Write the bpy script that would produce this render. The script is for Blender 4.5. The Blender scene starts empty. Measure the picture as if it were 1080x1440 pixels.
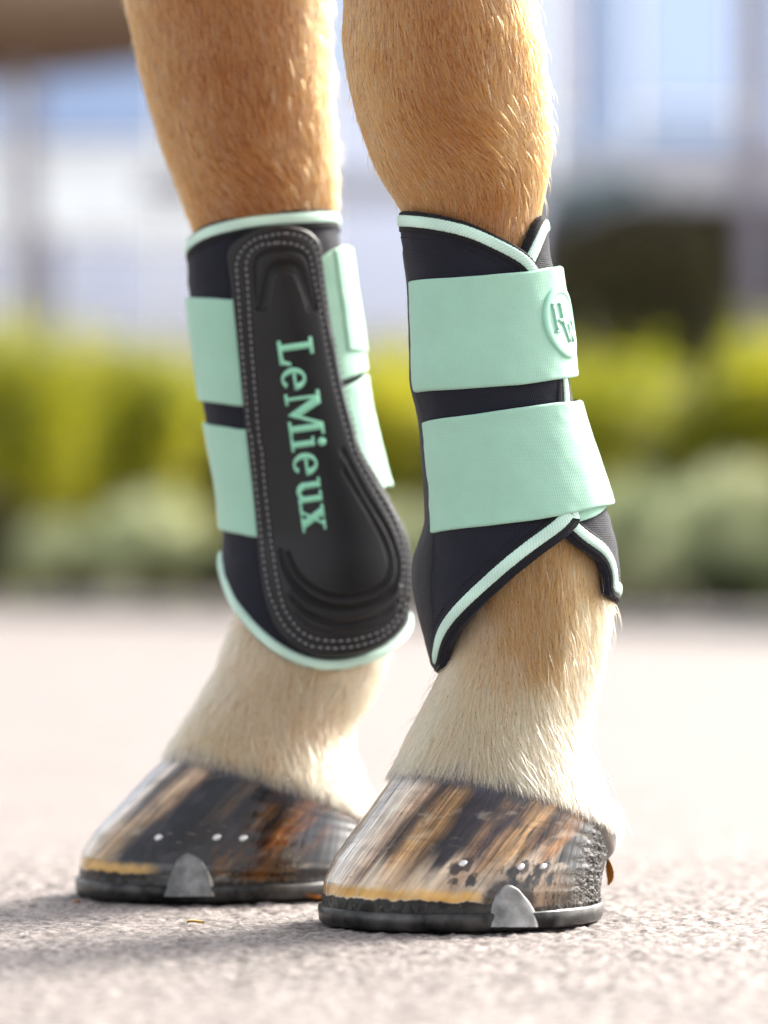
import bpy, math, random
import numpy as np
from mathutils import Vector
from mathutils.geometry import tessellate_polygon

# ------------------------------------------------------------------ camera, sky, sun
F = 5556.0          # focal length in photo pixels (1440 high)
CAMH = 0.178        # camera height above the pavement, metres
HOR = 800.0         # photo row of the horizon
sc = bpy.context.scene
COL = sc.collection

cam_data = bpy.data.cameras.new('camera')
cam = bpy.data.objects.new('camera', cam_data)
COL.objects.link(cam)
cam.location = (0, -2.0, CAMH)
cam.rotation_euler = (math.radians(90), 0, 0)
cam_data.sensor_fit = 'VERTICAL'
cam_data.sensor_height = 36
cam_data.sensor_width = 27
cam_data.lens = F / 1440 * 36
cam_data.shift_y = (HOR - 720) / 1440
cam_data.clip_start = 0.05
cam_data.clip_end = 1500
cam_data.dof.use_dof = True
cam_data.dof.focus_distance = 1.98
cam_data.dof.aperture_fstop = 4.4
sc.camera = cam

SUN_EL = math.radians(36)
SUN_DIR = Vector((0.73, 0.68, 0)).normalized() * math.cos(SUN_EL) + Vector((0, 0, math.sin(SUN_EL)))
world = bpy.data.worlds.new('World')
sc.world = world
world.use_nodes = True
wn = world.node_tree
sky = wn.nodes.new('ShaderNodeTexSky')
sky.sky_type = 'NISHITA'
sky.sun_disc = False
sky.sun_elevation = SUN_EL
sky.sun_rotation = math.atan2(SUN_DIR.x, SUN_DIR.y)
sky.air_density = 1.0
sky.dust_density = 4.0
sky.ozone_density = 0.6
bg = wn.nodes['Background']
bg.inputs['Strength'].default_value = 0.15
# thin bright cloud veil over the whole sky: paler, less blue
veil = wn.nodes.new('ShaderNodeHueSaturation')
veil.inputs['Saturation'].default_value = 0.24
wn.links.new(sky.outputs[0], veil.inputs['Color'])
wn.links.new(veil.outputs[0], bg.inputs[0])
sun_data = bpy.data.lights.new('sun', 'SUN')
sun = bpy.data.objects.new('sun', sun_data)
COL.objects.link(sun)
sun_data.energy = 3.5
sun_data.angle = math.radians(18)
sun_data.color = (1.0, 0.93, 0.82)
sun.rotation_euler = SUN_DIR.to_track_quat('Z', 'Y').to_euler()

sc.view_settings.view_transform = 'Standard'
sc.view_settings.look = 'None'
sc.view_settings.gamma = 1
sc.view_settings.use_curve_mapping = False
sc.view_settings.exposure = 1.45
sc.render.engine = 'CYCLES'
sc.cycles.max_bounces = 8
sc.cycles.use_denoising = True

# ------------------------------------------------------------------ helpers
rng = np.random.default_rng(7)
random.seed(7)


def tag(o, label=None, cat=None, group=None, kind=None):
    if label: o['label'] = label
    if cat: o['category'] = cat
    if group: o['group'] = group
    if kind: o['kind'] = kind
    return o


def empty(name, loc, label, cat, group=None):
    o = bpy.data.objects.new(name, None)
    COL.objects.link(o)
    o.location = loc
    o.empty_display_size = 0.05
    return tag(o, label, cat, group)


def link(name, me, mat=None, parent=None, smooth=True):
    o = bpy.data.objects.new(name, me)
    COL.objects.link(o)
    if mat is not None and not me.materials:
        me.materials.append(mat)
    if smooth and len(me.polygons):
        me.polygons.foreach_set('use_smooth', np.ones(len(me.polygons), bool))
    if parent is not None:
        o.parent = parent
        o.matrix_parent_inverse = parent.matrix_world.inverted() if parent.parent is None else o.matrix_parent_inverse
    return o


def fix_parent(o, parent):
    """mesh is in world coordinates: undo the parent's offset"""
    base = Vector((0, 0, 0))
    p = parent
    while p is not None:
        base += p.location
        p = p.parent
    o.parent = parent
    o.matrix_parent_inverse.identity()
    o.location = -base
    return o


def mesh_np(name, V, Q=None, T=None, mat=None, parent=None, smooth=True, col=None, uv=None):
    """mesh from numpy arrays; V in world coordinates, Q quads, T tris"""
    me = bpy.data.meshes.new(name)
    V = np.asarray(V, dtype=np.float32).reshape(-1, 3)
    nq = 0 if Q is None else len(Q)
    nt = 0 if T is None else len(T)
    me.vertices.add(len(V))
    me.vertices.foreach_set('co', V.ravel())
    loops = []
    starts = []
    if nq:
        loops.append(np.asarray(Q, dtype=np.int32).ravel())
        starts.append(np.arange(nq, dtype=np.int32) * 4)
    if nt:
        loops.append(np.asarray(T, dtype=np.int32).ravel())
        starts.append(nq * 4 + np.arange(nt, dtype=np.int32) * 3)
    L = np.concatenate(loops)
    me.loops.add(len(L))
    me.loops.foreach_set('vertex_index', L)
    S = np.concatenate(starts)
    me.polygons.add(len(S))
    me.polygons.foreach_set('loop_start', S)
    me.update(calc_edges=True)
    me.validate()
    if col is not None:
        a = me.color_attributes.new('Col', 'FLOAT_COLOR', 'POINT')
        c = np.ones((len(V), 4), np.float32)
        c[:, :col.shape[1]] = col
        a.data.foreach_set('color', c.ravel())
    if uv is not None:
        u = me.uv_layers.new(name='UVMap')
        li = np.empty(len(me.loops), np.int32)
        me.loops.foreach_get('vertex_index', li)
        u.data.foreach_set('uv', np.asarray(uv, np.float32)[li].ravel())
    o = link(name, me, mat, None, smooth)
    if parent is not None:
        fix_parent(o, parent)
    return o


def gridq(n, m, wrap_m=False, off=0):
    """quads of an n x m vertex grid"""
    i = np.arange(n - 1)[:, None]
    j = np.arange(m if wrap_m else m - 1)[None, :]
    j2 = (j + 1) % m
    a = i * m + j
    b = i * m + j2
    c = (i + 1) * m + j2
    d = (i + 1) * m + j
    return np.stack([a, b, c, d], -1).reshape(-1, 4) + off


class Noise:
    def __init__(self, seed, n=64):
        self.n = n
        self.g = np.random.default_rng(seed).random((n, n, n)).astype(np.float32)

    def __call__(self, x, y=0.0, z=0.0):
        x, y, z = np.broadcast_arrays(np.asarray(x, float), np.asarray(y, float), np.asarray(z, float))
        n = self.n
        xi, yi, zi = np.floor(x).astype(int), np.floor(y).astype(int), np.floor(z).astype(int)
        fx, fy, fz = x - xi, y - yi, z - zi
        fx, fy, fz = [f * f * (3 - 2 * f) for f in (fx, fy, fz)]
        g = self.g
        r = 0
        for a in (0, 1):
            wx = fx if a else 1 - fx
            for b in (0, 1):
                wy = fy if b else 1 - fy
                for c in (0, 1):
                    wz = fz if c else 1 - fz
                    r = r + wx * wy * wz * g[(xi + a) % n, (yi + b) % n, (zi + c) % n]
        return r * 2 - 1

    def fbm(self, x, y=0.0, z=0.0, o=4):
        r = 0
        a = 1.0
        for k in range(o):
            r = r + a * self(np.asarray(x) * 2 ** k + 7.3 * k, np.asarray(y) * 2 ** k + 3.1 * k, np.asarray(z) * 2 ** k)
            a *= 0.5
        return r / 1.9


N1, N2, N3 = Noise(1), Noise(2), Noise(3)


def sstep(a, b, x):
    t = np.clip((np.asarray(x, float) - a) / (b - a), 0, 1)
    return t * t * (3 - 2 * t)


def smooth_table(pys, cols, step=2.0, width=16):
    """dense, smoothed interpolation of table columns against photo row"""
    g = np.arange(pys[0], pys[-1] + step, step)
    out = []
    k = np.hanning(int(width / step) * 2 + 3)
    k /= k.sum()
    h = len(k) // 2
    for c in cols:
        v = np.interp(g, pys, c)
        s0, s1 = v[1] - v[0], v[-1] - v[-2]
        vp = np.concatenate([v[0] - s0 * np.arange(h, 0, -1), v, v[-1] + s1 * np.arange(1, h + 1)])
        out.append(np.convolve(vp, k, 'valid'))
    return g, out


def resample(P, n=None, step=None):
    P = np.asarray(P, float)
    # catmull-rom refine
    Q = np.vstack([2 * P[0] - P[1], P, 2 * P[-1] - P[-2]])
    pts = []
    for i in range(1, len(Q) - 2):
        p0, p1, p2, p3 = Q[i - 1], Q[i], Q[i + 1], Q[i + 2]
        t = np.linspace(0, 1, 12, endpoint=False)[:, None]
        pts.append(0.5 * ((2 * p1) + (-p0 + p2) * t + (2 * p0 - 5 * p1 + 4 * p2 - p3) * t ** 2 + (-p0 + 3 * p1 - 3 * p2 + p3) * t ** 3))
    pts.append(P[-1:])
    C = np.vstack(pts)
    d = np.concatenate([[0], np.cumsum(np.linalg.norm(np.diff(C, axis=0), axis=1))])
    if n is None:
        n = max(2, int(d[-1] / step) + 1)
    s = np.linspace(0, d[-1], n)
    return np.stack([np.interp(s, d, C[:, k]) for k in range(C.shape[1])], 1)


def dist_poly(X, Y, P):
    """distance from points to an open polyline"""
    P = np.asarray(P, float)
    best = np.full(X.shape, 1e9)
    for a, b in zip(P[:-1], P[1:]):
        ab = b - a
        L2 = max(ab @ ab, 1e-12)
        t = np.clip(((X - a[0]) * ab[0] + (Y - a[1]) * ab[1]) / L2, 0, 1)
        best = np.minimum(best, np.hypot(X - a[0] - t * ab[0], Y - a[1] - t * ab[1]))
    return best


# ------------------------------------------------------------------ materials
def new_mat(name):
    m = bpy.data.materials.new(name)
    m.use_nodes = True
    nt = m.node_tree
    return m, nt, nt.nodes['Principled BSDF']


def nd(nt, typ, **kw):
    n = nt.nodes.new(typ)
    for k, v in kw.items():
        if k in n.inputs:
            n.inputs[k].default_value = v
        else:
            setattr(n, k, v)
    return n


def simple(name, color, rough=0.6, metal=0.0, noise=0.0, scale=40.0, bump=0.0, bscale=300.0, spec=0.5, sheen=0.0):
    m, nt, p = new_mat(name)
    p.inputs['Roughness'].default_value = rough
    p.inputs['Metallic'].default_value = metal
    p.inputs['Specular IOR Level'].default_value = spec
    p.inputs['Sheen Weight'].default_value = sheen
    p.inputs['Base Color'].default_value = (*color, 1)
    tc = nd(nt, 'ShaderNodeTexCoord')
    if noise:
        n = nd(nt, 'ShaderNodeTexNoise', Scale=scale, Detail=5.0)
        nt.links.new(tc.outputs['Object'], n.inputs['Vector'])
        r = nd(nt, 'ShaderNodeMixRGB')
        r.blend_type = 'MIX'
        r.inputs[1].default_value = (*[c * (1 - noise) for c in color], 1)
        r.inputs[2].default_value = (*[min(1, c * (1 + noise)) for c in color], 1)
        nt.links.new(n.outputs[0], r.inputs[0])
        nt.links.new(r.outputs[0], p.inputs['Base Color'])
    if bump:
        b = nd(nt, 'ShaderNodeBump', Strength=bump, Distance=0.0006)
        n2 = nd(nt, 'ShaderNodeTexNoise', Scale=bscale, Detail=4.0)
        nt.links.new(tc.outputs['Object'], n2.inputs['Vector'])
        nt.links.new(n2.outputs[0], b.inputs['Height'])
        nt.links.new(b.outputs[0], p.inputs['Normal'])
    return m


def weave_mat(name, color, scale_u, scale_v, var=0.12, rough=0.85, bump=0.6, sheen=0.3, dist=0.0003, blotch=0.1, diag=False):
    """woven cloth: crossed ribs on UVs given in metres"""
    m, nt, p = new_mat(name)
    p.inputs['Roughness'].default_value = rough
    p.inputs['Sheen Weight'].default_value = sheen
    p.inputs['Sheen Roughness'].default_value = 0.5
    p.inputs['Specular IOR Level'].default_value = 0.25
    uv = nd(nt, 'ShaderNodeUVMap')
    mp = nd(nt, 'ShaderNodeMapping')
    if diag:
        mp.inputs['Rotation'].default_value = (0, 0, math.radians(35))
    nt.links.new(uv.outputs[0], mp.inputs['Vector'])
    sep = nd(nt, 'ShaderNodeSeparateXYZ')
    nt.links.new(mp.outputs[0], sep.inputs[0])
    outs = []
    nz = nd(nt, 'ShaderNodeTexNoise', Scale=900.0, Detail=2.0)
    nt.links.new(uv.outputs[0], nz.inputs['Vector'])
    for ch, s in ((0, scale_u), (1, scale_v)):
        mu = nd(nt, 'ShaderNodeMath', operation='MULTIPLY_ADD')
        nt.links.new(sep.outputs[ch], mu.inputs[0])
        mu.inputs[1].default_value = s
        nn = nd(nt, 'ShaderNodeMath', operation='MULTIPLY')
        nt.links.new(nz.outputs[0], nn.inputs[0])
        nn.inputs[1].default_value = 2.2
        nt.links.new(nn.outputs[0], mu.inputs[2])
        si = nd(nt, 'ShaderNodeMath', operation='SINE')
        nt.links.new(mu.outputs[0], si.inputs[0])
        outs.append(si)
    ad = nd(nt, 'ShaderNodeMath', operation='ADD')
    nt.links.new(outs[0].outputs[0], ad.inputs[0])
    nt.links.new(outs[1].outputs[0], ad.inputs[1])
    mr = nd(nt, 'ShaderNodeMapRange')
    mr.inputs['From Min'].default_value = -2
    mr.inputs['From Max'].default_value = 2
    nt.links.new(ad.outputs[0], mr.inputs['Value'])
    nz2 = nd(nt, 'ShaderNodeTexNoise', Scale=60.0, Detail=6.0, Roughness=0.7)
    nt.links.new(uv.outputs[0], nz2.inputs['Vector'])
    mx = nd(nt, 'ShaderNodeMixRGB')
    mx.inputs[1].default_value = (*[c * (1 - var) for c in color], 1)
    mx.inputs[2].default_value = (*[min(1, c * (1 + var)) for c in color], 1)
    nt.links.new(mr.outputs[0], mx.inputs[0])
    hs = nd(nt, 'ShaderNodeHueSaturation')
    mr2 = nd(nt, 'ShaderNodeMapRange')
    mr2.inputs['To Min'].default_value = 1 - blotch
    mr2.inputs['To Max'].default_value = 1 + blotch
    nt.links.new(nz2.outputs[0], mr2.inputs['Value'])
    nt.links.new(mr2.outputs[0], hs.inputs['Value'])
    nt.links.new(mx.outputs[0], hs.inputs['Color'])
    nt.links.new(hs.outputs[0], p.inputs['Base Color'])
    b = nd(nt, 'ShaderNodeBump', Strength=bump, Distance=dist)
    nt.links.new(mr.outputs[0], b.inputs['Height'])
    nt.links.new(b.outputs[0], p.inputs['Normal'])
    return m


TAU = 2 * math.pi
MINT = (0.345, 0.595, 0.465)
M = {}
M['neoprene'] = weave_mat('neoprene_cloth', (0.010, 0.0105, 0.020), TAU / 0.0011, TAU / 0.0011, var=0.35, bump=0.7, sheen=0.06, rough=0.8)
M['strap'] = weave_mat('strap_elastic', MINT, TAU / 0.0011, TAU / 0.0007, var=0.06, bump=0.38, sheen=0.3, dist=0.0003, blotch=0.10)
M['webbing'] = weave_mat('twill_webbing', (0.56, 0.78, 0.67), TAU / 0.0014, TAU / 0.02, var=0.14, bump=0.9, sheen=0.2, diag=True)
M['binding'] = weave_mat('black_binding', (0.010, 0.010, 0.013), TAU / 0.0012, TAU / 0.0015, var=0.4, bump=0.6, sheen=0.05)
M['rubber'] = simple('pad_rubber', (0.0085, 0.008, 0.0095), rough=0.40, noise=0.3, scale=50, bump=0.12, bscale=1500, spec=0.38)
M['leather'] = simple('grained_leather', (0.030, 0.029, 0.033), rough=0.5, noise=0.4, scale=600, bump=0.9, bscale=1600)
M['thread'] = simple('grey_thread', (0.34, 0.345, 0.365), rough=0.8)
M['black_thread'] = simple('black_thread', (0.006, 0.006, 0.008), rough=0.9)
M['letter'] = simple('mint_print', (0.30, 0.72, 0.50), rough=0.6, noise=0.08, scale=500, bump=0.15, bscale=1500)
M['badge'] = simple('mint_rubber', (0.31, 0.61, 0.455), rough=0.38, noise=0.05, scale=200)
M['nail'] = simple('nail_steel', (0.75, 0.74, 0.73), rough=0.35, metal=0.5)
M['orange'] = simple('dry_leaf_scrap', (0.62, 0.22, 0.02), rough=0.5, noise=0.4, scale=300)
M['straw'] = simple('straw_scrap', (0.60, 0.42, 0.12), rough=0.7, noise=0.3, scale=300)


def shoe_mat(name, ca, cb, p0, p1):
    m, nt, p = new_mat(name)
    tc = nd(nt, 'ShaderNodeTexCoord')
    n = nd(nt, 'ShaderNodeTexNoise', Scale=55.0, Detail=7.0, Roughness=0.6)
    nt.links.new(tc.outputs['Object'], n.inputs['Vector'])
    r = nd(nt, 'ShaderNodeValToRGB')
    r.color_ramp.elements[0].position = p0
    r.color_ramp.elements[0].color = (*ca, 1)
    r.color_ramp.elements[1].position = p1
    r.color_ramp.elements[1].color = (*cb, 1)
    nt.links.new(n.outputs[0], r.inputs[0])
    nt.links.new(r.outputs[0], p.inputs['Base Color'])
    p.inputs['Roughness'].default_value = 0.36
    p.inputs['Metallic'].default_value = 0.7
    b = nd(nt, 'ShaderNodeBump', Strength=0.3, Distance=0.0006)
    nt.links.new(n.outputs[0], b.inputs['Height'])
    nt.links.new(b.outputs[0], p.inputs['Normal'])
    return m


M['shoe'] = shoe_mat('shoe_iron', (0.008, 0.008, 0.009), (0.13, 0.125, 0.12), .36, .78)
M['steel'] = shoe_mat('worn_steel', (0.10, 0.097, 0.095), (0.34, 0.33, 0.32), .36, .66)


def horn_mat():
    """horn colour comes from the streak attribute, alpha of it is the roughness"""
    m, nt, p = new_mat('oiled_horn')
    a = nd(nt, 'ShaderNodeAttribute', attribute_name='Col')
    nt.links.new(a.outputs['Color'], p.inputs['Base Color'])
    nt.links.new(a.outputs['Alpha'], p.inputs['Roughness'])
    mr = nd(nt, 'ShaderNodeMapRange')
    mr.inputs['From Min'].default_value = 0.2
    mr.inputs['From Max'].default_value = 0.75
    mr.inputs['To Min'].default_value = 1.0
    mr.inputs['To Max'].default_value = 0.0
    nt.links.new(a.outputs['Alpha'], mr.inputs['Value'])
    nt.links.new(mr.outputs[0], p.inputs['Coat Weight'])
    p.inputs['Coat Roughness'].default_value = 0.035
    p.inputs['Coat IOR'].default_value = 1.42
    p.inputs['Specular IOR Level'].default_value = 0.25
    uv = nd(nt, 'ShaderNodeUVMap')
    mp = nd(nt, 'ShaderNodeMapping')
    mp.inputs['Scale'].default_value = (900, 60, 1)
    nt.links.new(uv.outputs[0], mp.inputs[0])
    n = nd(nt, 'ShaderNodeTexNoise', Scale=1.0, Detail=4.0)
    nt.links.new(mp.outputs[0], n.inputs['Vector'])
    tc = nd(nt, 'ShaderNodeTexCoord')
    n2 = nd(nt, 'ShaderNodeTexNoise', Scale=350.0, Detail=5.0)
    nt.links.new(tc.outputs['Object'], n2.inputs['Vector'])
    ad = nd(nt, 'ShaderNodeMath', operation='ADD')
    nt.links.new(n.outputs[0], ad.inputs[0])
    nt.links.new(n2.outputs[0], ad.inputs[1])
    b = nd(nt, 'ShaderNodeBump', Strength=0.35, Distance=0.0004)
    nt.links.new(ad.outputs[0], b.inputs['Height'])
    nt.links.new(b.outputs[0], p.inputs['Normal'])
    return m


M['horn'] = horn_mat()


def skin_mat():
    m, nt, p = new_mat('horse_undercoat')
    a = nd(nt, 'ShaderNodeAttribute', attribute_name='Col')
    nt.links.new(a.outputs['Color'], p.inputs['Base Color'])
    p.inputs['Roughness'].default_value = 0.9
    p.inputs['Sheen Weight'].default_value = 0.2
    return m


M['skin'] = skin_mat()


def hair_mat():
    m, nt, p = new_mat('horse_hair')
    nt.nodes.remove(p)
    a = nd(nt, 'ShaderNodeAttribute', attribute_name='tint')
    h = nd(nt, 'ShaderNodeBsdfHairPrincipled')
    h.parametrization = 'COLOR'
    nt.links.new(a.outputs['Color'], h.inputs['Color'])
    h.inputs['Roughness'].default_value = 0.34
    h.inputs['Radial Roughness'].default_value = 0.42
    h.inputs['Coat'].default_value = 0.0
    h.inputs['Random Roughness'].default_value = 0.2
    nt.links.new(h.outputs[0], nt.nodes['Material Output'].inputs['Surface'])
    return m


M['hair'] = hair_mat()


# ------------------------------------------------------------------ leg frames
class Leg:
    """one foreleg: everything lies near its own fore-and-aft plane"""
    def __init__(s, alpha, xref_px, y0):
        s.al = math.radians(alpha)
        s.u = np.array([-math.sin(s.al), -math.cos(s.al)])     # towards the toe
        s.v = np.array([math.cos(s.al), -math.sin(s.al)])      # sideways
        s.y0 = y0
        s.xref = (xref_px - 540) * (2 + y0) / F

    def centre_y(s, cx):
        return s.y0 + (cx - s.xref) / math.tan(s.al)

    def from_px(s, xl, xr):
        """centre x, y and half extent from the two silhouette columns"""
        xl, xr = np.asarray(xl, float), np.asarray(xr, float)
        d = np.full(xl.shape, 2 + s.y0)
        for _ in range(6):
            cx = ((xl + xr) / 2 - 540) * d / F
            cy = s.centre_y(cx)
            d = 2 + cy
        return cx, cy, (xr - xl) / 2 * d / F

    def axes(s, a, ratio):
        """ellipse with x-extent a, length:width ratio along u,v -> e, b so that y = cy + e cos + b sin"""
        W = a / np.sqrt((ratio * s.u[0]) ** 2 + s.v[0] ** 2)
        L = W * ratio
        cov = L * L * s.u[0] * s.u[1] + W * W * s.v[0] * s.v[1]
        yy = L * L * s.u[1] ** 2 + W * W * s.v[1] ** 2
        e = cov / a
        b = np.sqrt(np.maximum(yy - e * e, 1e-9))
        return e, b


class Surf:
    """horizontal-section loft; psi=0 right silhouette, -90deg front, pi left"""
    def __init__(s, leg, rows, width=16):
        rows = np.array(rows, float)
        py, (xl, xr, ra) = smooth_table(rows[:, 0], [rows[:, 1], rows[:, 2], rows[:, 3]], width=width)
        s.leg = leg
        cx, cy, a = leg.from_px(xl, xr)
        e, b = leg.axes(a, ra)
        z = CAMH + (HOR - py) * (2 + cy) / F
        o = np.argsort(z)
        s.z, s.cx, s.cy, s.a, s.e, s.b = z[o], cx[o], cy[o], a[o], e[o], b[o]

    def par(s, z):
        return [np.interp(z, s.z, q) for q in (s.cx, s.cy, s.a, s.e, s.b)]

    def pt(s, psi, z, off=0.0):
        cx, cy, a, e, b = s.par(z)
        c, sn = np.cos(psi), np.sin(psi)
        x = cx + a * c
        y = cy + e * c + b * sn
        # horizontal outward normal from the tangent
        tx, ty = -a * sn, -e * sn + b * c
        L = np.hypot(tx, ty) + 1e-9
        nx, ny = ty / L, -tx / L
        return np.stack([x + nx * off, y + ny * off, np.broadcast_to(z, x.shape)], -1)

    def inv(s, px, py, off=0.0):
        """front-side (psi, z) under a photo pixel"""
        px, py = np.asarray(px, float), np.asarray(py, float)
        d = np.full(px.shape, 2 + s.leg.y0 - 0.04)
        for _ in range(10):
            X = (px - 540) * d / F
            Z = CAMH + (HOR - py) * d / F
            cx, cy, a, e, b = s.par(Z)
            c = np.clip((X - cx) / (a + off), -0.9995, 0.9995)
            psi = -np.arccos(c)
            y = cy + (e * c + b * np.sin(psi)) * (1 + off / a)
            d = 2 + y
        return psi, Z


def rows_to_surf(leg, rows, **k):
    return Surf(leg, rows, **k)


NEAR = Leg(50, 648, 0.0)
FAR = Leg(69, 308, 0.17)


def patch(name, surf, PSI, Z, H, mat, parent, uv=None):
    P = surf.pt(PSI, Z, H)
    n, m = PSI.shape
    if uv is None:
        R = float(np.mean(surf.par(Z)[2]))
        uv = np.stack([PSI * R, Z], -1)
    # wind so normals face out
    Q = gridq(n, m)
    c = P.reshape(-1, 3)
    q = Q[len(Q) // 2]
    nrm = np.cross(c[q[1]] - c[q[0]], c[q[2]] - c[q[0]])
    g = surf.pt(np.array([PSI[n // 2, m // 2]]), np.array([Z[n // 2, m // 2]]), 1.0)[0] - surf.pt(np.array([PSI[n // 2, m // 2]]), np.array([Z[n // 2, m // 2]]), 0.0)[0]
    if nrm @ g < 0:
        Q = Q[:, ::-1]
    return mesh_np(name, c, Q, mat=mat, parent=parent, uv=uv.reshape(-1, 2))


def edge_profile(t, w, r):
    """t in [0,1] across width w (metres): rounded shoulder of radius r"""
    d = np.minimum(t, 1 - t) * w
    return np.sqrt(np.clip(1 - (1 - np.clip(d / r, 0, 1)) ** 2, 0, 1))


EDGE_T = np.array([0, .004, .012, .03, .07, .15, .25, .375, .5, .625, .75, .85, .93, .97, .988, .996, 1.0])


def strip(name, surf, path, width, H, mat, parent, base=-0.0006, serr=0.0, step=0.0006, off=0.0):
    """band along a (psi, z) path lying on the surface; H thickness"""
    path = np.asarray(path, float)
    R = float(np.mean(surf.par(path[:, 1])[2]))
    S = np.stack([path[:, 0] * R, path[:, 1]], 1)
    C = resample(S, step=step)
    T = np.gradient(C, axis=0)
    T /= np.linalg.norm(T, axis=1)[:, None] + 1e-12
    Nn = np.stack([-T[:, 1], T[:, 0]], 1)
    t = np.array([0, .03, .1, .25, .5, .75, .9, .97, 1.0])
    n, m = len(C), len(t)
    w = np.full(n, width)
    if serr:
        w = width + serr * np.sign(np.sin(np.arange(n) * step / 0.0015 * TAU / 1.0)) * (0.7 + 0.3 * rng.random(n))
    A = C[:, None, :] + Nn[:, None, :] * ((t - 0.5)[None, :, None] * w[:, None, None])
    prof = edge_profile(t, width, min(width * 0.3, H * 1.5))
    Hh = off + base + (H - base) * prof[None, :] * np.ones((n, 1))
    uv = np.stack([np.repeat((np.arange(n) * step)[:, None], m, 1), np.repeat((t * width)[None, :], n, 0)], -1)
    return patch(name, surf, A[..., 0] / R, A[..., 1], Hh, mat, parent, uv)


def stitch_mesh(name, surf, lines, mat, parent, length=0.0021, gap=0.0012, rad=0.00035, off=0.0, lift=0.0004):
    """row of little thread stitches along (psi, z) paths; hfun gives the height of the ground they sit on"""
    V, Q, T = [], [], []
    k = 6
    for path, hf in lines:
        path = np.asarray(path, float)
        R = float(np.mean(surf.par(path[:, 1])[2]))
        S = resample(np.stack([path[:, 0] * R, path[:, 1]], 1), step=0.0003)
        st = int((length + gap) / 0.0003)
        ln = int(length / 0.0003)
        for i in range(0, len(S) - ln - 1, st):
            jit = rng.normal(0, 0.00008, 2)
            ts = np.linspace(0, 1, 5)
            idx = (i + ts * ln).astype(int)
            C = S[idx] + jit
            hh = off + lift + (hf if np.isscalar(hf) else 0) + rad * np.sin(ts * math.pi) * 0.9
            P = surf.pt(C[:, 0] / R, C[:, 1], hh)
            D = P[-1] - P[0]
            D = D / (np.linalg.norm(D) + 1e-9)
            nn = surf.pt(C[:, 0] / R, C[:, 1], hh + 0.01) - P
            nn = nn[2] / np.linalg.norm(nn[2])
            bb = np.cross(D, nn)
            base = sum(len(v) for v in V)
            rr = rad * np.array([0.35, 0.9, 1.0, 0.9, 0.35])
            ang = np.arange(k) * TAU / k
            ring = np.cos(ang)[None, :, None] * bb[None, None, :] + np.sin(ang)[None, :, None] * nn[None, None, :]
            V.append((P[:, None, :] + ring * rr[:, None, None]).reshape(-1, 3))
            Q.append(gridq(5, k, True, base))
    return tag(mesh_np(name, np.vstack(V), np.vstack(Q), mat=mat, parent=parent), kind='stuff')

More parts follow.
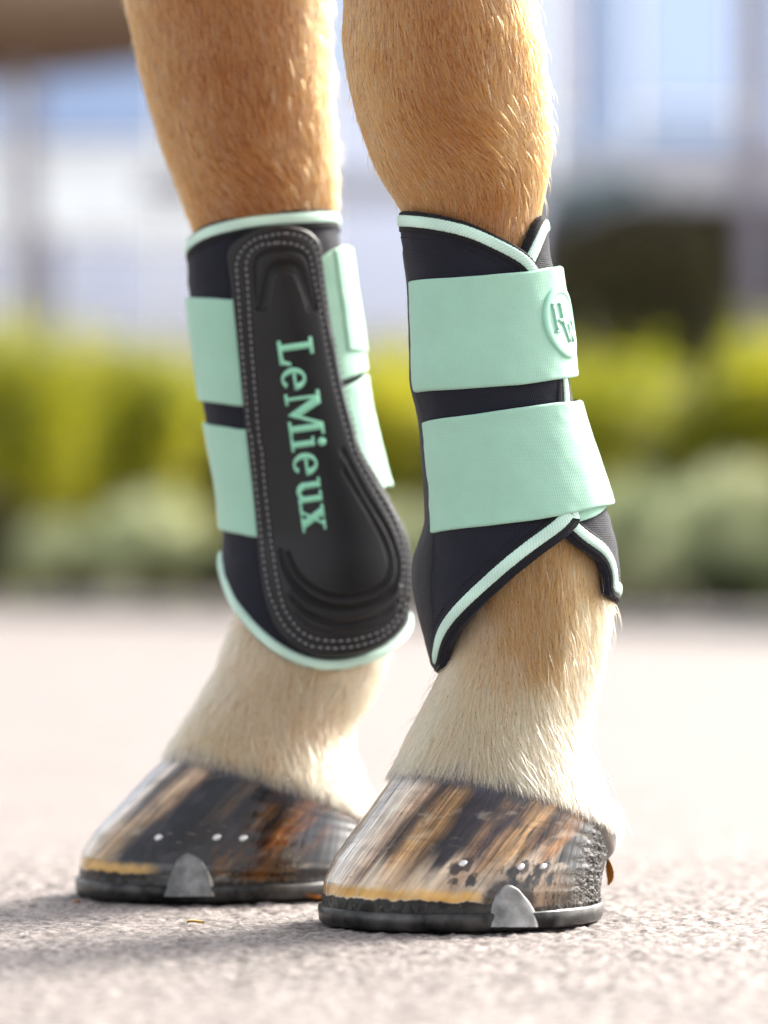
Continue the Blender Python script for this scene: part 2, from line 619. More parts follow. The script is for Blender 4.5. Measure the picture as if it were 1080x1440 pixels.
# ------------------------------------------------------------------ setting: pavement
def make_pavement():
    def axis(lo, hi, step, far, n):
        core = np.arange(lo, hi + step / 2, step)
        g = np.geomspace(step, far, n)
        return np.concatenate([lo - g[::-1], core, hi + g])
    xs = axis(-0.24, 0.24, 0.0019, 350, 34)
    ys1 = np.arange(-0.46, 0.42, 0.0022)
    ys = np.concatenate([-0.46 - np.geomspace(0.003, 60, 30)[::-1], ys1, 0.42 + np.geomspace(0.003, 380, 46)])
    X, Y = np.meshgrid(xs, ys)
    fade = (1 - sstep(0.20, 0.6, np.abs(X))) * (1 - sstep(0.25, 0.9, np.abs(Y)))
    h = 0.0017 * N1.fbm(X * 140, Y * 140, 0.5, 3) + 0.0012 * N2(X * 300, Y * 300, 1.5) + 0.0012 * N3.fbm(X * 22, Y * 22, 2.5, 2)
    pit = sstep(0.30, 0.62, N2.fbm(X * 170, Y * 170, 9.1, 2))
    h = h - 0.0024 * pit
    h = h * fade - 0.0012 * fade
    h = np.minimum(h, 0.0004)
    V = np.stack([X, Y, h], -1)
    m, nt, p = new_mat('worn_pavement')
    tc = nd(nt, 'ShaderNodeTexCoord')
    n1 = nd(nt, 'ShaderNodeTexNoise', Scale=240.0, Detail=4.0, Roughness=0.75)
    n2 = nd(nt, 'ShaderNodeTexNoise', Scale=9.0, Detail=5.0)
    vo = nd(nt, 'ShaderNodeTexVoronoi', Scale=190.0)
    for q in (n1, n2, vo):
        nt.links.new(tc.outputs['Object'], q.inputs['Vector'])
    r = nd(nt, 'ShaderNodeValToRGB')
    cr = r.color_ramp
    cr.elements[0].position = 0.30
    cr.elements[0].color = (0.035, 0.031, 0.029, 1)
    cr.elements[1].position = 0.68
    cr.elements[1].color = (0.385, 0.358, 0.352, 1)
    e = cr.elements.new(0.44)
    e.color = (0.185, 0.172, 0.17, 1)
    nt.links.new(n1.outputs[0], r.inputs[0])
    hs = nd(nt, 'ShaderNodeMixRGB')
    hs.blend_type = 'MULTIPLY'
    hs.inputs[0].default_value = 1
    r2 = nd(nt, 'ShaderNodeValToRGB')
    r2.color_ramp.elements[0].position = 0.3
    r2.color_ramp.elements[0].color = (0.78, 0.76, 0.76, 1)
    r2.color_ramp.elements[1].position = 0.7
    r2.color_ramp.elements[1].color = (1.0, 0.965, 0.96, 1)
    nt.links.new(n2.outputs[0], r2.inputs[0])
    nt.links.new(r.outputs[0], hs.inputs[1])
    nt.links.new(r2.outputs[0], hs.inputs[2])
    # pale pebbles
    r3 = nd(nt, 'ShaderNodeValToRGB')
    r3.color_ramp.elements[0].color = (0.62, 0.57, 0.54, 1)
    r3.color_ramp.elements[1].color = (1.30, 1.28, 1.25, 1)
    nt.links.new(vo.outputs['Color'], r3.inputs[0])
    h2 = nd(nt, 'ShaderNodeMixRGB')
    h2.blend_type = 'MULTIPLY'
    h2.inputs[0].default_value = 1
    nt.links.new(hs.outputs[0], h2.inputs[1])
    nt.links.new(r3.outputs[0], h2.inputs[2])
    nt.links.new(h2.outputs[0], p.inputs['Base Color'])
    p.inputs['Roughness'].default_value = 0.75
    b = nd(nt, 'ShaderNodeBump', Strength=0.7, Distance=0.0012)
    nt.links.new(n1.outputs[0], b.inputs['Height'])
    nt.links.new(b.outputs[0], p.inputs['Normal'])
    o = mesh_np('pavement', V, gridq(*X.shape), mat=m)
    tag(o, kind='structure')


make_pavement()

# ------------------------------------------------------------------ setting: planting bed, building
MB = {
    'bark': simple('bark', (0.09, 0.06, 0.04), rough=0.9, noise=0.4, scale=30),
    'soil': simple('mulch', (0.22, 0.17, 0.13), rough=0.95, noise=0.5, scale=30),
    'kerb': simple('kerb_concrete', (0.40, 0.37, 0.34), rough=0.9, noise=0.2, scale=12),
    'white': simple('white_render', (0.80, 0.79, 0.78), rough=0.8, noise=0.04, scale=3),
    'lilac': simple('pale_cladding', (0.62, 0.63, 0.70), rough=0.5, noise=0.05, scale=3),
    'mauve': simple('grey_mauve_paint', (0.30, 0.28, 0.34), rough=0.6, noise=0.08, scale=5),
    'brown': simple('stained_timber', (0.16, 0.095, 0.055), rough=0.7, noise=0.3, scale=9),
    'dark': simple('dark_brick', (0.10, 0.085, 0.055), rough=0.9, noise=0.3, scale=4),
    'greydoor': simple('grey_door_paint', (0.22, 0.23, 0.30), rough=0.5, noise=0.1, scale=5),
}


def glass_mat(name, col, refl=0.12):
    """tinted see-through glazing with a weak mirror on top"""
    m, nt, p = new_mat(name)
    t = nd(nt, 'ShaderNodeBsdfTransparent')
    t.inputs['Color'].default_value = (*col, 1)
    g = nd(nt, 'ShaderNodeBsdfGlossy')
    g.inputs['Roughness'].default_value = 0.05
    mx = nd(nt, 'ShaderNodeMixShader')
    mx.inputs[0].default_value = refl
    nt.links.new(t.outputs[0], mx.inputs[1])
    nt.links.new(g.outputs[0], mx.inputs[2])
    nt.links.new(mx.outputs[0], nt.nodes['Material Output'].inputs['Surface'])
    return m


MB['glass'] = glass_mat('blue_glazing', (0.38, 0.47, 0.62))
MB['glass_pale'] = glass_mat('pale_glazing', (0.50, 0.57, 0.71))
MB['glass_clear'] = glass_mat('clear_glazing', (0.74, 0.75, 0.78))
MB['glass_lilac'] = glass_mat('lilac_glazing', (0.60, 0.62, 0.71))
MB['glass_teal'] = glass_mat('teal_glazing', (0.42, 0.66, 0.68), 0.3)


def box_np(x0, x1, y0, y1, z0, z1, bev=0.0):
    """box with chamfered edges (24 verts) as numpy"""
    b = bev
    if b <= 0:
        V = np.array([[x, y, z] for x in (x0, x1) for y in (y0, y1) for z in (z0, z1)], float)
        Q = np.array([[0, 1, 3, 2], [4, 6, 7, 5], [0, 4, 5, 1], [2, 3, 7, 6], [0, 2, 6, 4], [1, 5, 7, 3]])
        return V, Q, None
    import bmesh
    bm = bmesh.new()
    bmesh.ops.create_cube(bm, size=1)
    for v in bm.verts:
        v.co = Vector(((x0 + x1) / 2 + v.co.x * (x1 - x0), (y0 + y1) / 2 + v.co.y * (y1 - y0), (z0 + z1) / 2 + v.co.z * (z1 - z0)))
    bmesh.ops.bevel(bm, geom=bm.edges[:], offset=b, segments=1, affect='EDGES')
    return bm, None, None


def box(name, x0, x1, y0, y1, z0, z1, mat, parent=None, bev=0.01):
    bm, _, _ = box_np(x0, x1, y0, y1, z0, z1, bev)
    me = bpy.data.meshes.new(name)
    bm.to_mesh(me)
    bm.free()
    o = link(name, me, mat, smooth=False)
    if parent is not None:
        fix_parent(o, parent)
    return o


def edge_d(px):
    """distance from the camera to the bed's front edge, which runs away to the left"""
    return 11.0 + (1080 - px) / 1080 * 5.5


def bgx(px, d):
    return (px - 540) * d / F


def bgz(py, d):
    return CAMH + (HOR - py) * d / F


EA = np.array([bgx(1080, edge_d(1080)), edge_d(1080) - 2])
EB = np.array([bgx(0, edge_d(0)), edge_d(0) - 2])
ED = (EB - EA) / np.linalg.norm(EB - EA)
EN = np.array([ED[1], -ED[0]])
EN = EN if EN[1] > 0 else -EN
c0, c1 = EA - ED * 2.5, EA + ED * 12.0
bed = []
for z_ in (0.05, -0.05):
    for p_ in (c0, c1, c1 + EN * 6, c0 + EN * 6):
        bed.append([p_[0], p_[1], z_])
tag(mesh_np('planting_bed', np.array(bed), np.array([[0, 3, 2, 1], [4, 5, 6, 7], [0, 1, 5, 4], [1, 2, 6, 5], [2, 3, 7, 6], [3, 0, 4, 7]]), mat=MB['soil'], smooth=False), kind='structure')
kerb_parent = empty('kerb', (EA[0], EA[1], 0), 'low pale concrete kerb along the front of the planting bed', 'kerb')
for k in range(-3, 13):
    st_ = box('kerb_stone', 0.005, 0.915, -0.14, -0.002, -0.02, 0.055 + 0.002 * (k % 3), MB['kerb'], None, bev=0.012)
    st_.parent = kerb_parent
    st_.location = (ED[0] * k * 0.92, ED[1] * k * 0.92, 0)
    st_.rotation_euler.z = math.atan2(ED[1], ED[0])
    st_.location.x -= 0.0
    if EN @ np.array([-math.sin(st_.rotation_euler.z), math.cos(st_.rotation_euler.z)]) < 0:
        st_.location.x -= EN[0] * 0.142
        st_.location.y -= EN[1] * 0.142


def leaf_mat(name, cols, trans, rough=0.45):
    m, nt, p = new_mat(name)
    a = nd(nt, 'ShaderNodeAttribute', attribute_name='Col')
    r = nd(nt, 'ShaderNodeValToRGB')
    els = r.color_ramp.elements
    els[0].color = (*cols[0], 1)
    els[1].color = (*cols[-1], 1)
    for i, c in enumerate(cols[1:-1]):
        e = els.new((i + 1) / (len(cols) - 1))
        e.color = (*c, 1)
    sp = nd(nt, 'ShaderNodeSeparateColor')
    nt.links.new(a.outputs['Color'], sp.inputs[0])
    nt.links.new(sp.outputs[0], r.inputs[0])
    nt.links.new(r.outputs[0], p.inputs['Base Color'])
    p.inputs['Roughness'].default_value = rough
    t = nd(nt, 'ShaderNodeBsdfTranslucent')
    hs = nd(nt, 'ShaderNodeHueSaturation')
    hs.inputs['Value'].default_value = 1.6
    hs.inputs['Hue'].default_value = 0.485
    nt.links.new(r.outputs[0], hs.inputs['Color'])
    nt.links.new(hs.outputs[0], t.inputs['Color'])
    mx = nd(nt, 'ShaderNodeMixShader')
    mx.inputs[0].default_value = trans
    nt.links.new(p.outputs[0], mx.inputs[1])
    nt.links.new(t.outputs[0], mx.inputs[2])
    nt.links.new(mx.outputs[0], nt.nodes['Material Output'].inputs['Surface'])
    return m


MB['leaf_lime'] = leaf_mat('lime_leaves', [(0.05, 0.075, 0.006), (0.22, 0.25, 0.012), (0.54, 0.50, 0.02)], 0.6)
MB['leaf_olive'] = leaf_mat('olive_leaves', [(0.085, 0.10, 0.018), (0.15, 0.165, 0.03), (0.24, 0.22, 0.05)], 0.5)
MB['leaf_sage'] = leaf_mat('sage_leaves', [(0.24, 0.30, 0.17), (0.40, 0.45, 0.27), (0.58, 0.58, 0.38)], 0.45)
MB['leaf_dark'] = leaf_mat('dark_leaves', [(0.03, 0.05, 0.02), (0.06, 0.09, 0.035), (0.09, 0.12, 0.05)], 0.3)
MB['leaf_umber'] = leaf_mat('umber_leaves', [(0.045, 0.045, 0.012), (0.085, 0.08, 0.022), (0.13, 0.11, 0.035)], 0.25)


def leaf_blob(seed, n, rx, ry, h, size, base=0.12):
    """leaves in clumps over a mounded volume"""
    g = np.random.default_rng(seed)
    nc = max(14, n // 90)
    th = g.random(nc) * TAU
    rr = np.sqrt(g.random(nc))
    cz = base + (h * 0.88 - base) * g.random(nc) ** 0.8
    lim = np.sqrt(np.clip(1 - ((cz / h) ** 2.2), 0.04, 1))
    cc = np.stack([rx * rr * lim * np.cos(th), ry * rr * lim * np.sin(th), cz], 1)
    tone = g.random(nc)
    who = g.integers(0, nc, n)
    P = cc[who] + g.normal(0, 1, (n, 3)) * np.array([rx * 0.16, ry * 0.16, h * 0.10])
    P[:, 2] = np.maximum(P[:, 2], 0.03)
    D = g.normal(0, 1, (n, 3)) + np.array([0, 0, 0.6])
    D /= np.linalg.norm(D, axis=1)[:, None]
    B = np.cross(D, g.normal(0, 1, (n, 3)))
    B /= np.linalg.norm(B, axis=1)[:, None]
    Nn = np.cross(D, B)
    s = size * (0.6 + 0.8 * g.random(n))[:, None]
    V = np.stack([P, P + D * s * 0.5 + B * s * 0.27 + Nn * s * 0.06, P + D * s, P + D * s * 0.5 - B * s * 0.27 + Nn * s * 0.06], 1).reshape(-1, 3)
    q = np.arange(n)[:, None] * 4
    T = np.concatenate([q + [0, 1, 2], q + [0, 2, 3]])
    c = np.clip(tone[who] * 0.7 + g.random(n) * 0.3, 0, 1)
    c = np.repeat(c, 4)[:, None] * np.ones((1, 3))
    return V, T, c, cc


def stems(cc, seed, rad=0.009):
    V, Q = [], []
    g = np.random.default_rng(seed)
    k = 5
    for c in cc[:26]:
        n = 5
        t = np.linspace(0, 1, n)[:, None]
        p0 = np.array([c[0] * 0.15, c[1] * 0.15, -0.03])
        P = p0 + (c - p0) * t + np.array([0, 0, 0.08]) * np.sin(t * math.pi)
        r = rad * (1 - 0.7 * t[:, 0])
        ang = np.arange(k) * TAU / k
        ring = np.stack([np.cos(ang), np.sin(ang), 0 * ang], -1)
        base = sum(len(v) for v in V)
        V.append((P[:, None] + ring[None] * r[:, None, None]).reshape(-1, 3))
        Q.append(gridq(n, k, True, base))
    return np.vstack(V), np.vstack(Q)


def shrub(name, label, cat, loc, seed, n, rx, ry, h, size, mat, group, cache={}):
    e = empty(name, loc, label, cat, group)
    key = (seed, n, rx, ry, h, size, mat)
    if key not in cache:
        V, T, c, cc = leaf_blob(seed, n, rx, ry, h, size)
        a = mesh_np('foliage', V, T=T, mat=MB[mat], col=c, smooth=False)
        sv, sq = stems(cc, seed)
        b = mesh_np('stem', sv, sq, mat=MB['bark'])
        cache[key] = (a.data, b.data)
    else:
        a = link('foliage', cache[key][0], smooth=False)
        b = link('stem', cache[key][1])
    a.parent = e
    b.parent = e
    e.rotation_euler.z = random.random() * TAU
    return e


ORD = ['first', 'second', 'third', 'fourth', 'fifth', 'sixth', 'seventh', 'eighth', 'ninth', 'tenth', 'eleventh', 'twelfth']


# row of clipped-looking lime shrubs (top edge wanders between rows 450 and 500 of the photo)
hedge = [  # px centre, top row, material, seed
    (-330, 470, 'leaf_olive'), (-120, 475, 'leaf_lime'), (40, 466, 'leaf_lime'), (215, 505, 'leaf_lime'),
    (385, 490, 'leaf_olive'), (560, 505, 'leaf_lime'), (730, 500, 'leaf_olive'), (850, 515, 'leaf_lime'),
    (1010, 535, 'leaf_olive'), (1110, 488, 'leaf_lime'), (1280, 500, 'leaf_olive'), (1450, 480, 'leaf_lime')]
for i, (px, top, mt) in enumerate(hedge):
    Y = min(edge_d(px), 20) - 2 + 1.9 + 0.25 * math.sin(i * 2.1)
    d = Y + 2
    h = bgz(top, d) - 0.05
    tone = 'bright lime green' if mt == 'leaf_lime' else 'duller olive green'
    vis = [q_ for q_, *_r in hedge if -60 < q_ < 1140]
    shrub('hedge_shrub', (f'{tone} shrub, {ORD[vis.index(px)]} from the left in the front row of tall bushes' if px in vis else 'green shrub of the bed beyond the edge of the picture'),
          'shrub', (bgx(px, d), Y, 0.05), 11 + i % 5, 5200, 0.33, 0.38, h, 0.05, mt, 'row of green shrubs in the planting bed')
for i, (px, top) in enumerate([(-220, 520), (-40, 500), (130, 490), (300, 512), (470, 515), (640, 500), (790, 535), (930, 565), (1060, 560), (1200, 500)]):
    Y = min(edge_d(px), 20) - 2 + 2.8
    d = Y + 2
    shrub('hedge_shrub', (f'yellow-green shrub, {ORD[i - 1]} from the left in the rearmost row of the bed' if -60 < px < 1140 else 'yellow-green shrub of the rearmost row beyond the edge of the picture'), 'shrub',
          (bgx(px, d), Y, 0.05), 11 + (i + 2) % 5, 5200, 0.33, 0.38, bgz(top, d) - 0.05, 0.05, 'leaf_lime', 'rearmost row of shrubs in the planting bed')
# low pale mounds along the kerb
low = [(-180, 740, 'leaf_dark'), (-30, 690, 'leaf_umber'), (95, 740, 'leaf_sage'), (215, 705, 'leaf_sage'), (300, 775, 'leaf_dark'),
       (440, 700, 'leaf_sage'), (580, 720, 'leaf_sage'), (700, 700, 'leaf_sage'), (800, 720, 'leaf_sage'), (905, 690, 'leaf_sage'),
       (1030, 670, 'leaf_sage'), (1020, 822, 'leaf_dark')]
for i, (px, top, mt) in enumerate(low):
    Y = edge_d(px) - 2 + (0.42 + 0.12 * (i % 3) if top < 780 else 0.25)
    d = Y + 2
    h = max(0.1, bgz(top, d) - 0.05)
    tone = {'leaf_sage': 'pale grey-green', 'leaf_dark': 'dark green', 'leaf_umber': 'brownish', 'leaf_olive': 'olive'}[mt]
    shrub('low_shrub', (f'{tone} low plant mound, {ORD[[q_[0] for q_ in sorted(low) if q_[0] > -100].index(px)]} from the left along the kerb' if px > -100 else 'low plant mound along the kerb beyond the edge of the picture'),
          'shrub', (bgx(px, d), Y, 0.05), 31 + i % 4, 3400, 0.24, 0.24, h, 0.032, mt, 'low mounds along the kerb')

for k in range(9):
    px = -560 - 230 * k
    d = min(edge_d(px), 30) + 2.0
    shrub('hedge_shrub', 'green shrub of the bed beyond the edge of the picture', 'shrub', (bgx(px, d), d - 2, 0.05), 11 + k % 5, 5200, 0.33, 0.38,
          1.0 + 0.12 * math.sin(k * 1.7), 0.05, ('leaf_lime', 'leaf_olive')[k % 2], 'row of green shrubs in the planting bed')
    shrub('low_shrub', 'low plant mound along the kerb beyond the edge of the picture', 'shrub', (bgx(px, d - 1.6), d - 3.6, 0.05), 31 + k % 4, 3400, 0.24, 0.24,
          0.3, 0.032, 'leaf_sage', 'low mounds along the kerb')
# modern building behind
BY = 24.0
BD = BY + 2


def X_(px):
    return bgx(px, BD)


def Z_(py):
    return bgz(py, BD)


bld = empty('building', (0, BY, 0), 'modern building with blue glazing, white walls and dark recessed ground floor', 'building')
box('wall', X_(-1500), X_(770), BY, BY + 0.25, -0.2, Z_(478), MB['white'], bld)
box('roof', X_(-1500), X_(1700), BY - 0.4, BY + 6, 7.2, 7.45, MB['white'], bld)
CELLS = []
for (a, b_) in ((-1400, -1100), (-1090, -760), (-750, -430), (-420, 14), (46, 230), (236, 450)):
    CELLS += [(a, b_, -560, 200, 'glass_pale'), (a, b_, 206, 332, 'glass_clear'), (a, b_, 338, 474, 'glass_lilac')]  # lower panes stand in for a white wall; added to let bright sky through
CELLS += [(456, 612, -560, 120, 'glass_pale'), (456, 612, 126, 474, 'glass_lilac'), (618, 764, -560, 200, 'glass_pale'), (618, 764, 206, 474, 'glass_lilac'),
          (772, 813, -560, 160, 'glass_lilac'), (772, 826, 166, 262, 'glass_pale'), (830, 886, -560, 262, 'glass'), (892, 1040, -560, 150, 'glass_pale'), (892, 1040, 156, 205, 'glass'),
          (892, 1040, 211, 262, 'glass_pale'), (1082, 1300, -560, 205, 'glass_pale'), (1306, 1690, -560, 205, 'glass')]
for (a, b_, t_, u_, mt) in CELLS:
    x0, x1, z0, z1 = X_(a), X_(b_), Z_(u_), Z_(t_)
    z1 = min(z1, 7.19)
    fwid, y0, y1 = 0.025, BY + 0.02, BY + 0.09
    V, Q = [], []
    for zz_i, (lx, rx, lz, rz_) in enumerate(((x0, x1, z0, z0 + fwid), (x0, x1, z1 - fwid, z1), (x0, x0 + fwid, z0 + fwid, z1 - fwid), (x1 - fwid, x1, z0 + fwid, z1 - fwid))):
        v_, q_, _ = box_np(lx, rx, y0, y1, lz, rz_)
        V.append(v_)
        Q.append(q_ + 8 * zz_i)
    w = mesh_np('window', np.vstack(V), np.vstack(Q), mat=MB['mauve'], parent=bld, smooth=False)
    n = max(1, int(round((x1 - x0) / 0.9)))
    pw = (x1 - x0 - 2 * fwid) / n
    for k in range(n):
        p = box('pane', x0 + fwid + k * pw + 0.004, x0 + fwid + (k + 1) * pw - 0.004, BY + 0.045, BY + 0.055, z0 + fwid + 0.002, z1 - fwid - 0.002, MB[mt], None, bev=0.002)
        p.parent = w
box('column', X_(1042), X_(1078), BY - 0.3, BY - 0.02, -0.1, 7.4, MB['mauve'], bld, bev=0.01)
box('column', X_(815), X_(828), BY - 0.06, BY + 0.11, Z_(255), 7.4, MB['mauve'], bld, bev=0.01)
box('spandrel', X_(772), X_(1500), BY - 0.2, BY + 0.115, Z_(285), Z_(208), MB['lilac'], bld)
box('spandrel', X_(200), X_(768), BY - 0.1, BY - 0.004, Z_(285), Z_(243), MB['lilac'], bld)
box('pier', X_(62), X_(80), BY - 0.12, BY - 0.003, -0.1, Z_(330), MB['mauve'], bld)
# recessed ground floor
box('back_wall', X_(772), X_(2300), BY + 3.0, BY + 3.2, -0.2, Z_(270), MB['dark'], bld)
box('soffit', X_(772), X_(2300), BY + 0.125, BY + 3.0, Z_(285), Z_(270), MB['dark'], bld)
box('plinth', X_(840), X_(1500), BY - 0.15, BY + 0.2, -0.1, Z_(438), MB['greydoor'], bld)
box('door', X_(905), X_(1000), BY + 2.9, BY + 2.98, 0, Z_(330), MB['greydoor'], bld)
# slanting teal glass awning
V = np.array([[X_(770), BY - 0.9, Z_(345)], [X_(895), BY - 0.9, Z_(292)], [X_(895), BY - 0.22, Z_(255)], [X_(770), BY - 0.22, Z_(275)]])
V = np.vstack([V, V + [0, 0, 0.04]])
mesh_np('awning', V, np.array([[0, 3, 2, 1], [4, 5, 6, 7], [0, 1, 5, 4], [1, 2, 6, 5], [2, 3, 7, 6], [3, 0, 4, 7]]), mat=MB['glass_teal'], parent=bld, smooth=False)
# umber hedge in the recess
for i, (px, top) in enumerate([(800, 370), (850, 335), (920, 312), (985, 312)]):
    shrub('recess_shrub', f'dark brownish shrub, {ORD[i]} from the left in front of the recessed ground floor', 'shrub',
          (bgx(px, 25.2), 23.2, 0), 51 + i % 2, 3600, 0.32, 0.3, bgz(top, 25.2), 0.07, 'leaf_umber', 'dark shrubs against the building')

# timber porch at the left
PD = 22.5
por = empty('porch', (bgx(30, PD), 20.5, 0), 'blurred brown timber porch roof on a grey post at the top left', 'porch')
V = []
for (px, py0, py1) in ((-900, -60, 190), (330, -60, 42)):
    for yy in (20.5, 22.4):
        V.append([bgx(px, PD), yy, bgz(py1, PD) + (0.10 if yy > 21 else 0)])
        V.append([bgx(px, PD), yy, bgz(py0, PD) + 0.10])
V = np.array(V)
mesh_np('roof', V, np.array([[0, 1, 5, 4], [2, 6, 7, 3], [0, 2, 3, 1], [4, 5, 7, 6], [1, 3, 7, 5], [0, 4, 6, 2]]), mat=MB['brown'], parent=por, smooth=False)
box('post', bgx(17, PD), bgx(43, PD), 20.6, 20.7, -0.05, bgz(92, PD), MB['mauve'], por)
box('post', bgx(-560, PD), bgx(-530, PD), 20.6, 20.7, -0.05, bgz(140, PD), MB['mauve'], por)

# ------------------------------------------------------------------ horse: body mesh of both forelegs
near_rows = [  # py, left, right, length:width
    (-900, 480, 800, 1.1), (-300, 478, 780, 1.05), (-100, 482, 760, 1.0), (0, 488, 753, 1.0), (50, 485, 763, 1.0), (100, 487, 765, 1.0), (150, 495, 768, 1.0), (200, 511, 770, 1.0),
    (240, 530, 767, 1.0), (285, 559, 761, 1.05), (310, 574, 757, 1.1), (350, 586, 756, 1.15), (450, 594, 776, 1.2), (550, 602, 788, 1.2), (650, 612, 810, 1.2),
    (700, 617, 830, 1.15), (750, 622, 846, 1.1), (800, 629, 856, 1.1), (850, 633, 857, 1.08)]
near_tilt = [(629, 905, 849, 910), (619, 945, 840, 955), (602, 985, 828, 1000), (582, 1025, 824, 1045), (566, 1060, 842, 1092),
             (555, 1080, 857, 1130), (550, 1093, 866, 1160), (560, 1112, 868, 1183), (590, 1150, 866, 1200), (650, 1180, 850, 1212)]
far_rows = [
    (-900, 165, 520, 1.1), (-300, 165, 490, 1.05), (-100, 170, 472, 1.0), (0, 175, 466, 1.0), (50, 187, 464, 1.0), (100, 196, 463, 1.0), (150, 208, 466, 1.0), (200, 221, 468, 1.0),
    (250, 240, 470, 1.0), (300, 262, 468, 1.05), (330, 276, 463, 1.1), (400, 286, 478, 1.15), (500, 300, 490, 1.15), (600, 320, 505, 1.15),
    (700, 338, 530, 1.15), (800, 345, 545, 1.1), (860, 335, 548, 1.1)]
far_tilt = [(319, 900, 546, 900), (310, 930, 538, 932), (300, 948, 526, 970), (280, 985, 502, 1003), (259, 1018, 489, 1040), (243, 1044, 502, 1085),
            (237, 1056, 513, 1118), (234, 1066, 517, 1142), (244, 1085, 517, 1162), (275, 1120, 510, 1180), (330, 1150, 495, 1190)]


def leg_rings(leg, rows, tilt):
    """list of (cx, cy, cz, a, e, b, slope) smoothly resampled"""
    out = []
    for (py, xl, xr, ra) in rows:
        cx, cy, a = leg.from_px(np.array([xl]), np.array([xr]))
        e, b = leg.axes(a, ra)
        out.append([cx[0], cy[0], CAMH + (HOR - py) * (2 + cy[0]) / F, a[0], e[0], b[0], 0.0])
    for (xl, pl, xr, pr) in tilt:
        cx, cy, a = leg.from_px(np.array([xl]), np.array([xr]))
        e, b = leg.axes(a, 1.08)
        d = 2 + cy[0]
        zl, zr = [CAMH + (HOR - q) * d / F for q in (pl, pr)]
        # height falls off from toe to heel along u
        slope = (zl - zr) / (2 * a[0] * math.sin(leg.al))
        out.append([cx[0], cy[0], (zl + zr) / 2, a[0], e[0], b[0], slope])
    A = np.array(out)
    s = np.concatenate([[0], np.cumsum(np.abs(np.diff(A[:, 2])) + 0.002)])
    n = int(s[-1] / 0.0025)
    g = np.linspace(0, s[-1], n)
    R = np.stack([np.interp(g, s, A[:, k]) for k in range(7)], 1)
    k = np.hanning(13)[1:-1]
    k /= k.sum()
    h = len(k) // 2
    P = np.vstack([np.repeat(R[:1], h, 0), R, np.repeat(R[-1:], h, 0)])
    return np.stack([np.convolve(P[:, c], k, 'valid') for c in range(7)], 1)


def ring_pts(leg, R, psi):
    """R (n,7), psi (m,) -> (n,m,3)"""
    c, s = np.cos(psi)[None], np.sin(psi)[None]
    x = R[:, 0:1] + R[:, 3:4] * c
    y = R[:, 1:2] + R[:, 4:5] * c + R[:, 5:6] * s
    t = (x - R[:, 0:1]) * leg.u[0] + (y - R[:, 1:2]) * leg.u[1]
    z = R[:, 2:3] + R[:, 6:7] * t
    return np.stack([x, y, z], -1)


horse = empty('horse', (0.0, 0.085, 0.0),
              'standing palomino horse, golden forelegs turning cream at the pasterns, wearing mint boots', 'horse')

PSI_N = 128
psi = np.arange(PSI_N) / PSI_N * TAU - math.pi
bodyV, bodyQ, bodyLeg = [], [], []
off = 0
NR = leg_rings(NEAR, near_rows, near_tilt)
FR = leg_rings(FAR, far_rows, far_tilt)
for li, (leg, R) in enumerate(((NEAR, NR), (FAR, FR))):
    P = ring_pts(leg, R, psi)
    # anatomy: bone, tendon and joint relief on the knee and fetlock
    z = P[..., 2]
    ps = np.broadcast_to(psi[None], z.shape)
    rad = np.stack([np.cos(ps), np.sin(ps), 0 * ps], -1)
    knee = np.exp(-((z - 0.40) / 0.04) ** 2)
    bump = 0.0022 * knee * np.sin(3 * ps + 1.0) + 0.0014 * N2(np.cos(ps) * 1.6 + 5 * li, np.sin(ps) * 1.6, z * 22)
    ps0 = np.exp(-((ps + 1.15) / 0.28) ** 2)
    bump = bump + 0.002 * np.exp(-((z - 0.135) / 0.03) ** 2) * ps0
    fade = sstep(0.055, 0.10, z)
    P = P + rad * (bump * fade)[..., None]
    n = len(P)
    bodyV.append(P.reshape(-1, 3))
    bodyQ.append(gridq(n, PSI_N, True, off)[:, ::-1])
    # bottom cap
    off += n * PSI_N
    bodyV.append(P[-1].mean(0)[None])
    cap = np.array([[off - PSI_N + k, off - PSI_N + (k + 1) % PSI_N, off, off] for k in range(PSI_N)])
    bodyQ.append(cap)
    off += 1
    bodyLeg += [li] * (n * PSI_N + 1)
# chest above the frame, joining both forearms
nc = 24
zz = np.linspace(-1, 1, nc)
cu = -NEAR.u
for_center = np.array([0.10, 0.22, 1.05])
C = []
for q in zz:
    r = math.sqrt(max(1 - q * q, 0.0004))
    x = 0.25 * r * np.cos(psi)
    y = 0.19 * r * np.sin(psi)
    C.append(np.stack([for_center[0] + x * cu[1] * 0 + x, for_center[1] + y + 0.2 * x, np.full(PSI_N, for_center[2] - 0.34 * q)], -1))
bodyV.append(np.array(C).reshape(-1, 3))
bodyQ.append(gridq(nc, PSI_N, True, off)[:, ::-1])
bodyLeg += [2] * (nc * PSI_N)
BV = np.vstack(bodyV)
BQ = np.vstack(bodyQ)
bodyLeg = np.array(bodyLeg)
tri_cap = BQ[BQ[:, 2] == BQ[:, 3]][:, :3]
BQ = BQ[BQ[:, 2] != BQ[:, 3]]

GOLD = np.array([0.57, 0.165, 0.030])
GOLD_D = np.array([0.40, 0.100, 0.015])
GOLD_L = np.array([0.70, 0.27, 0.075])
CREAM = np.array([0.90, 0.52, 0.235])
CREAM_L = np.array([0.93, 0.64, 0.35])
TAN = np.array([0.52, 0.19, 0.045])
SLATE = np.array([0.09, 0.09, 0.12])


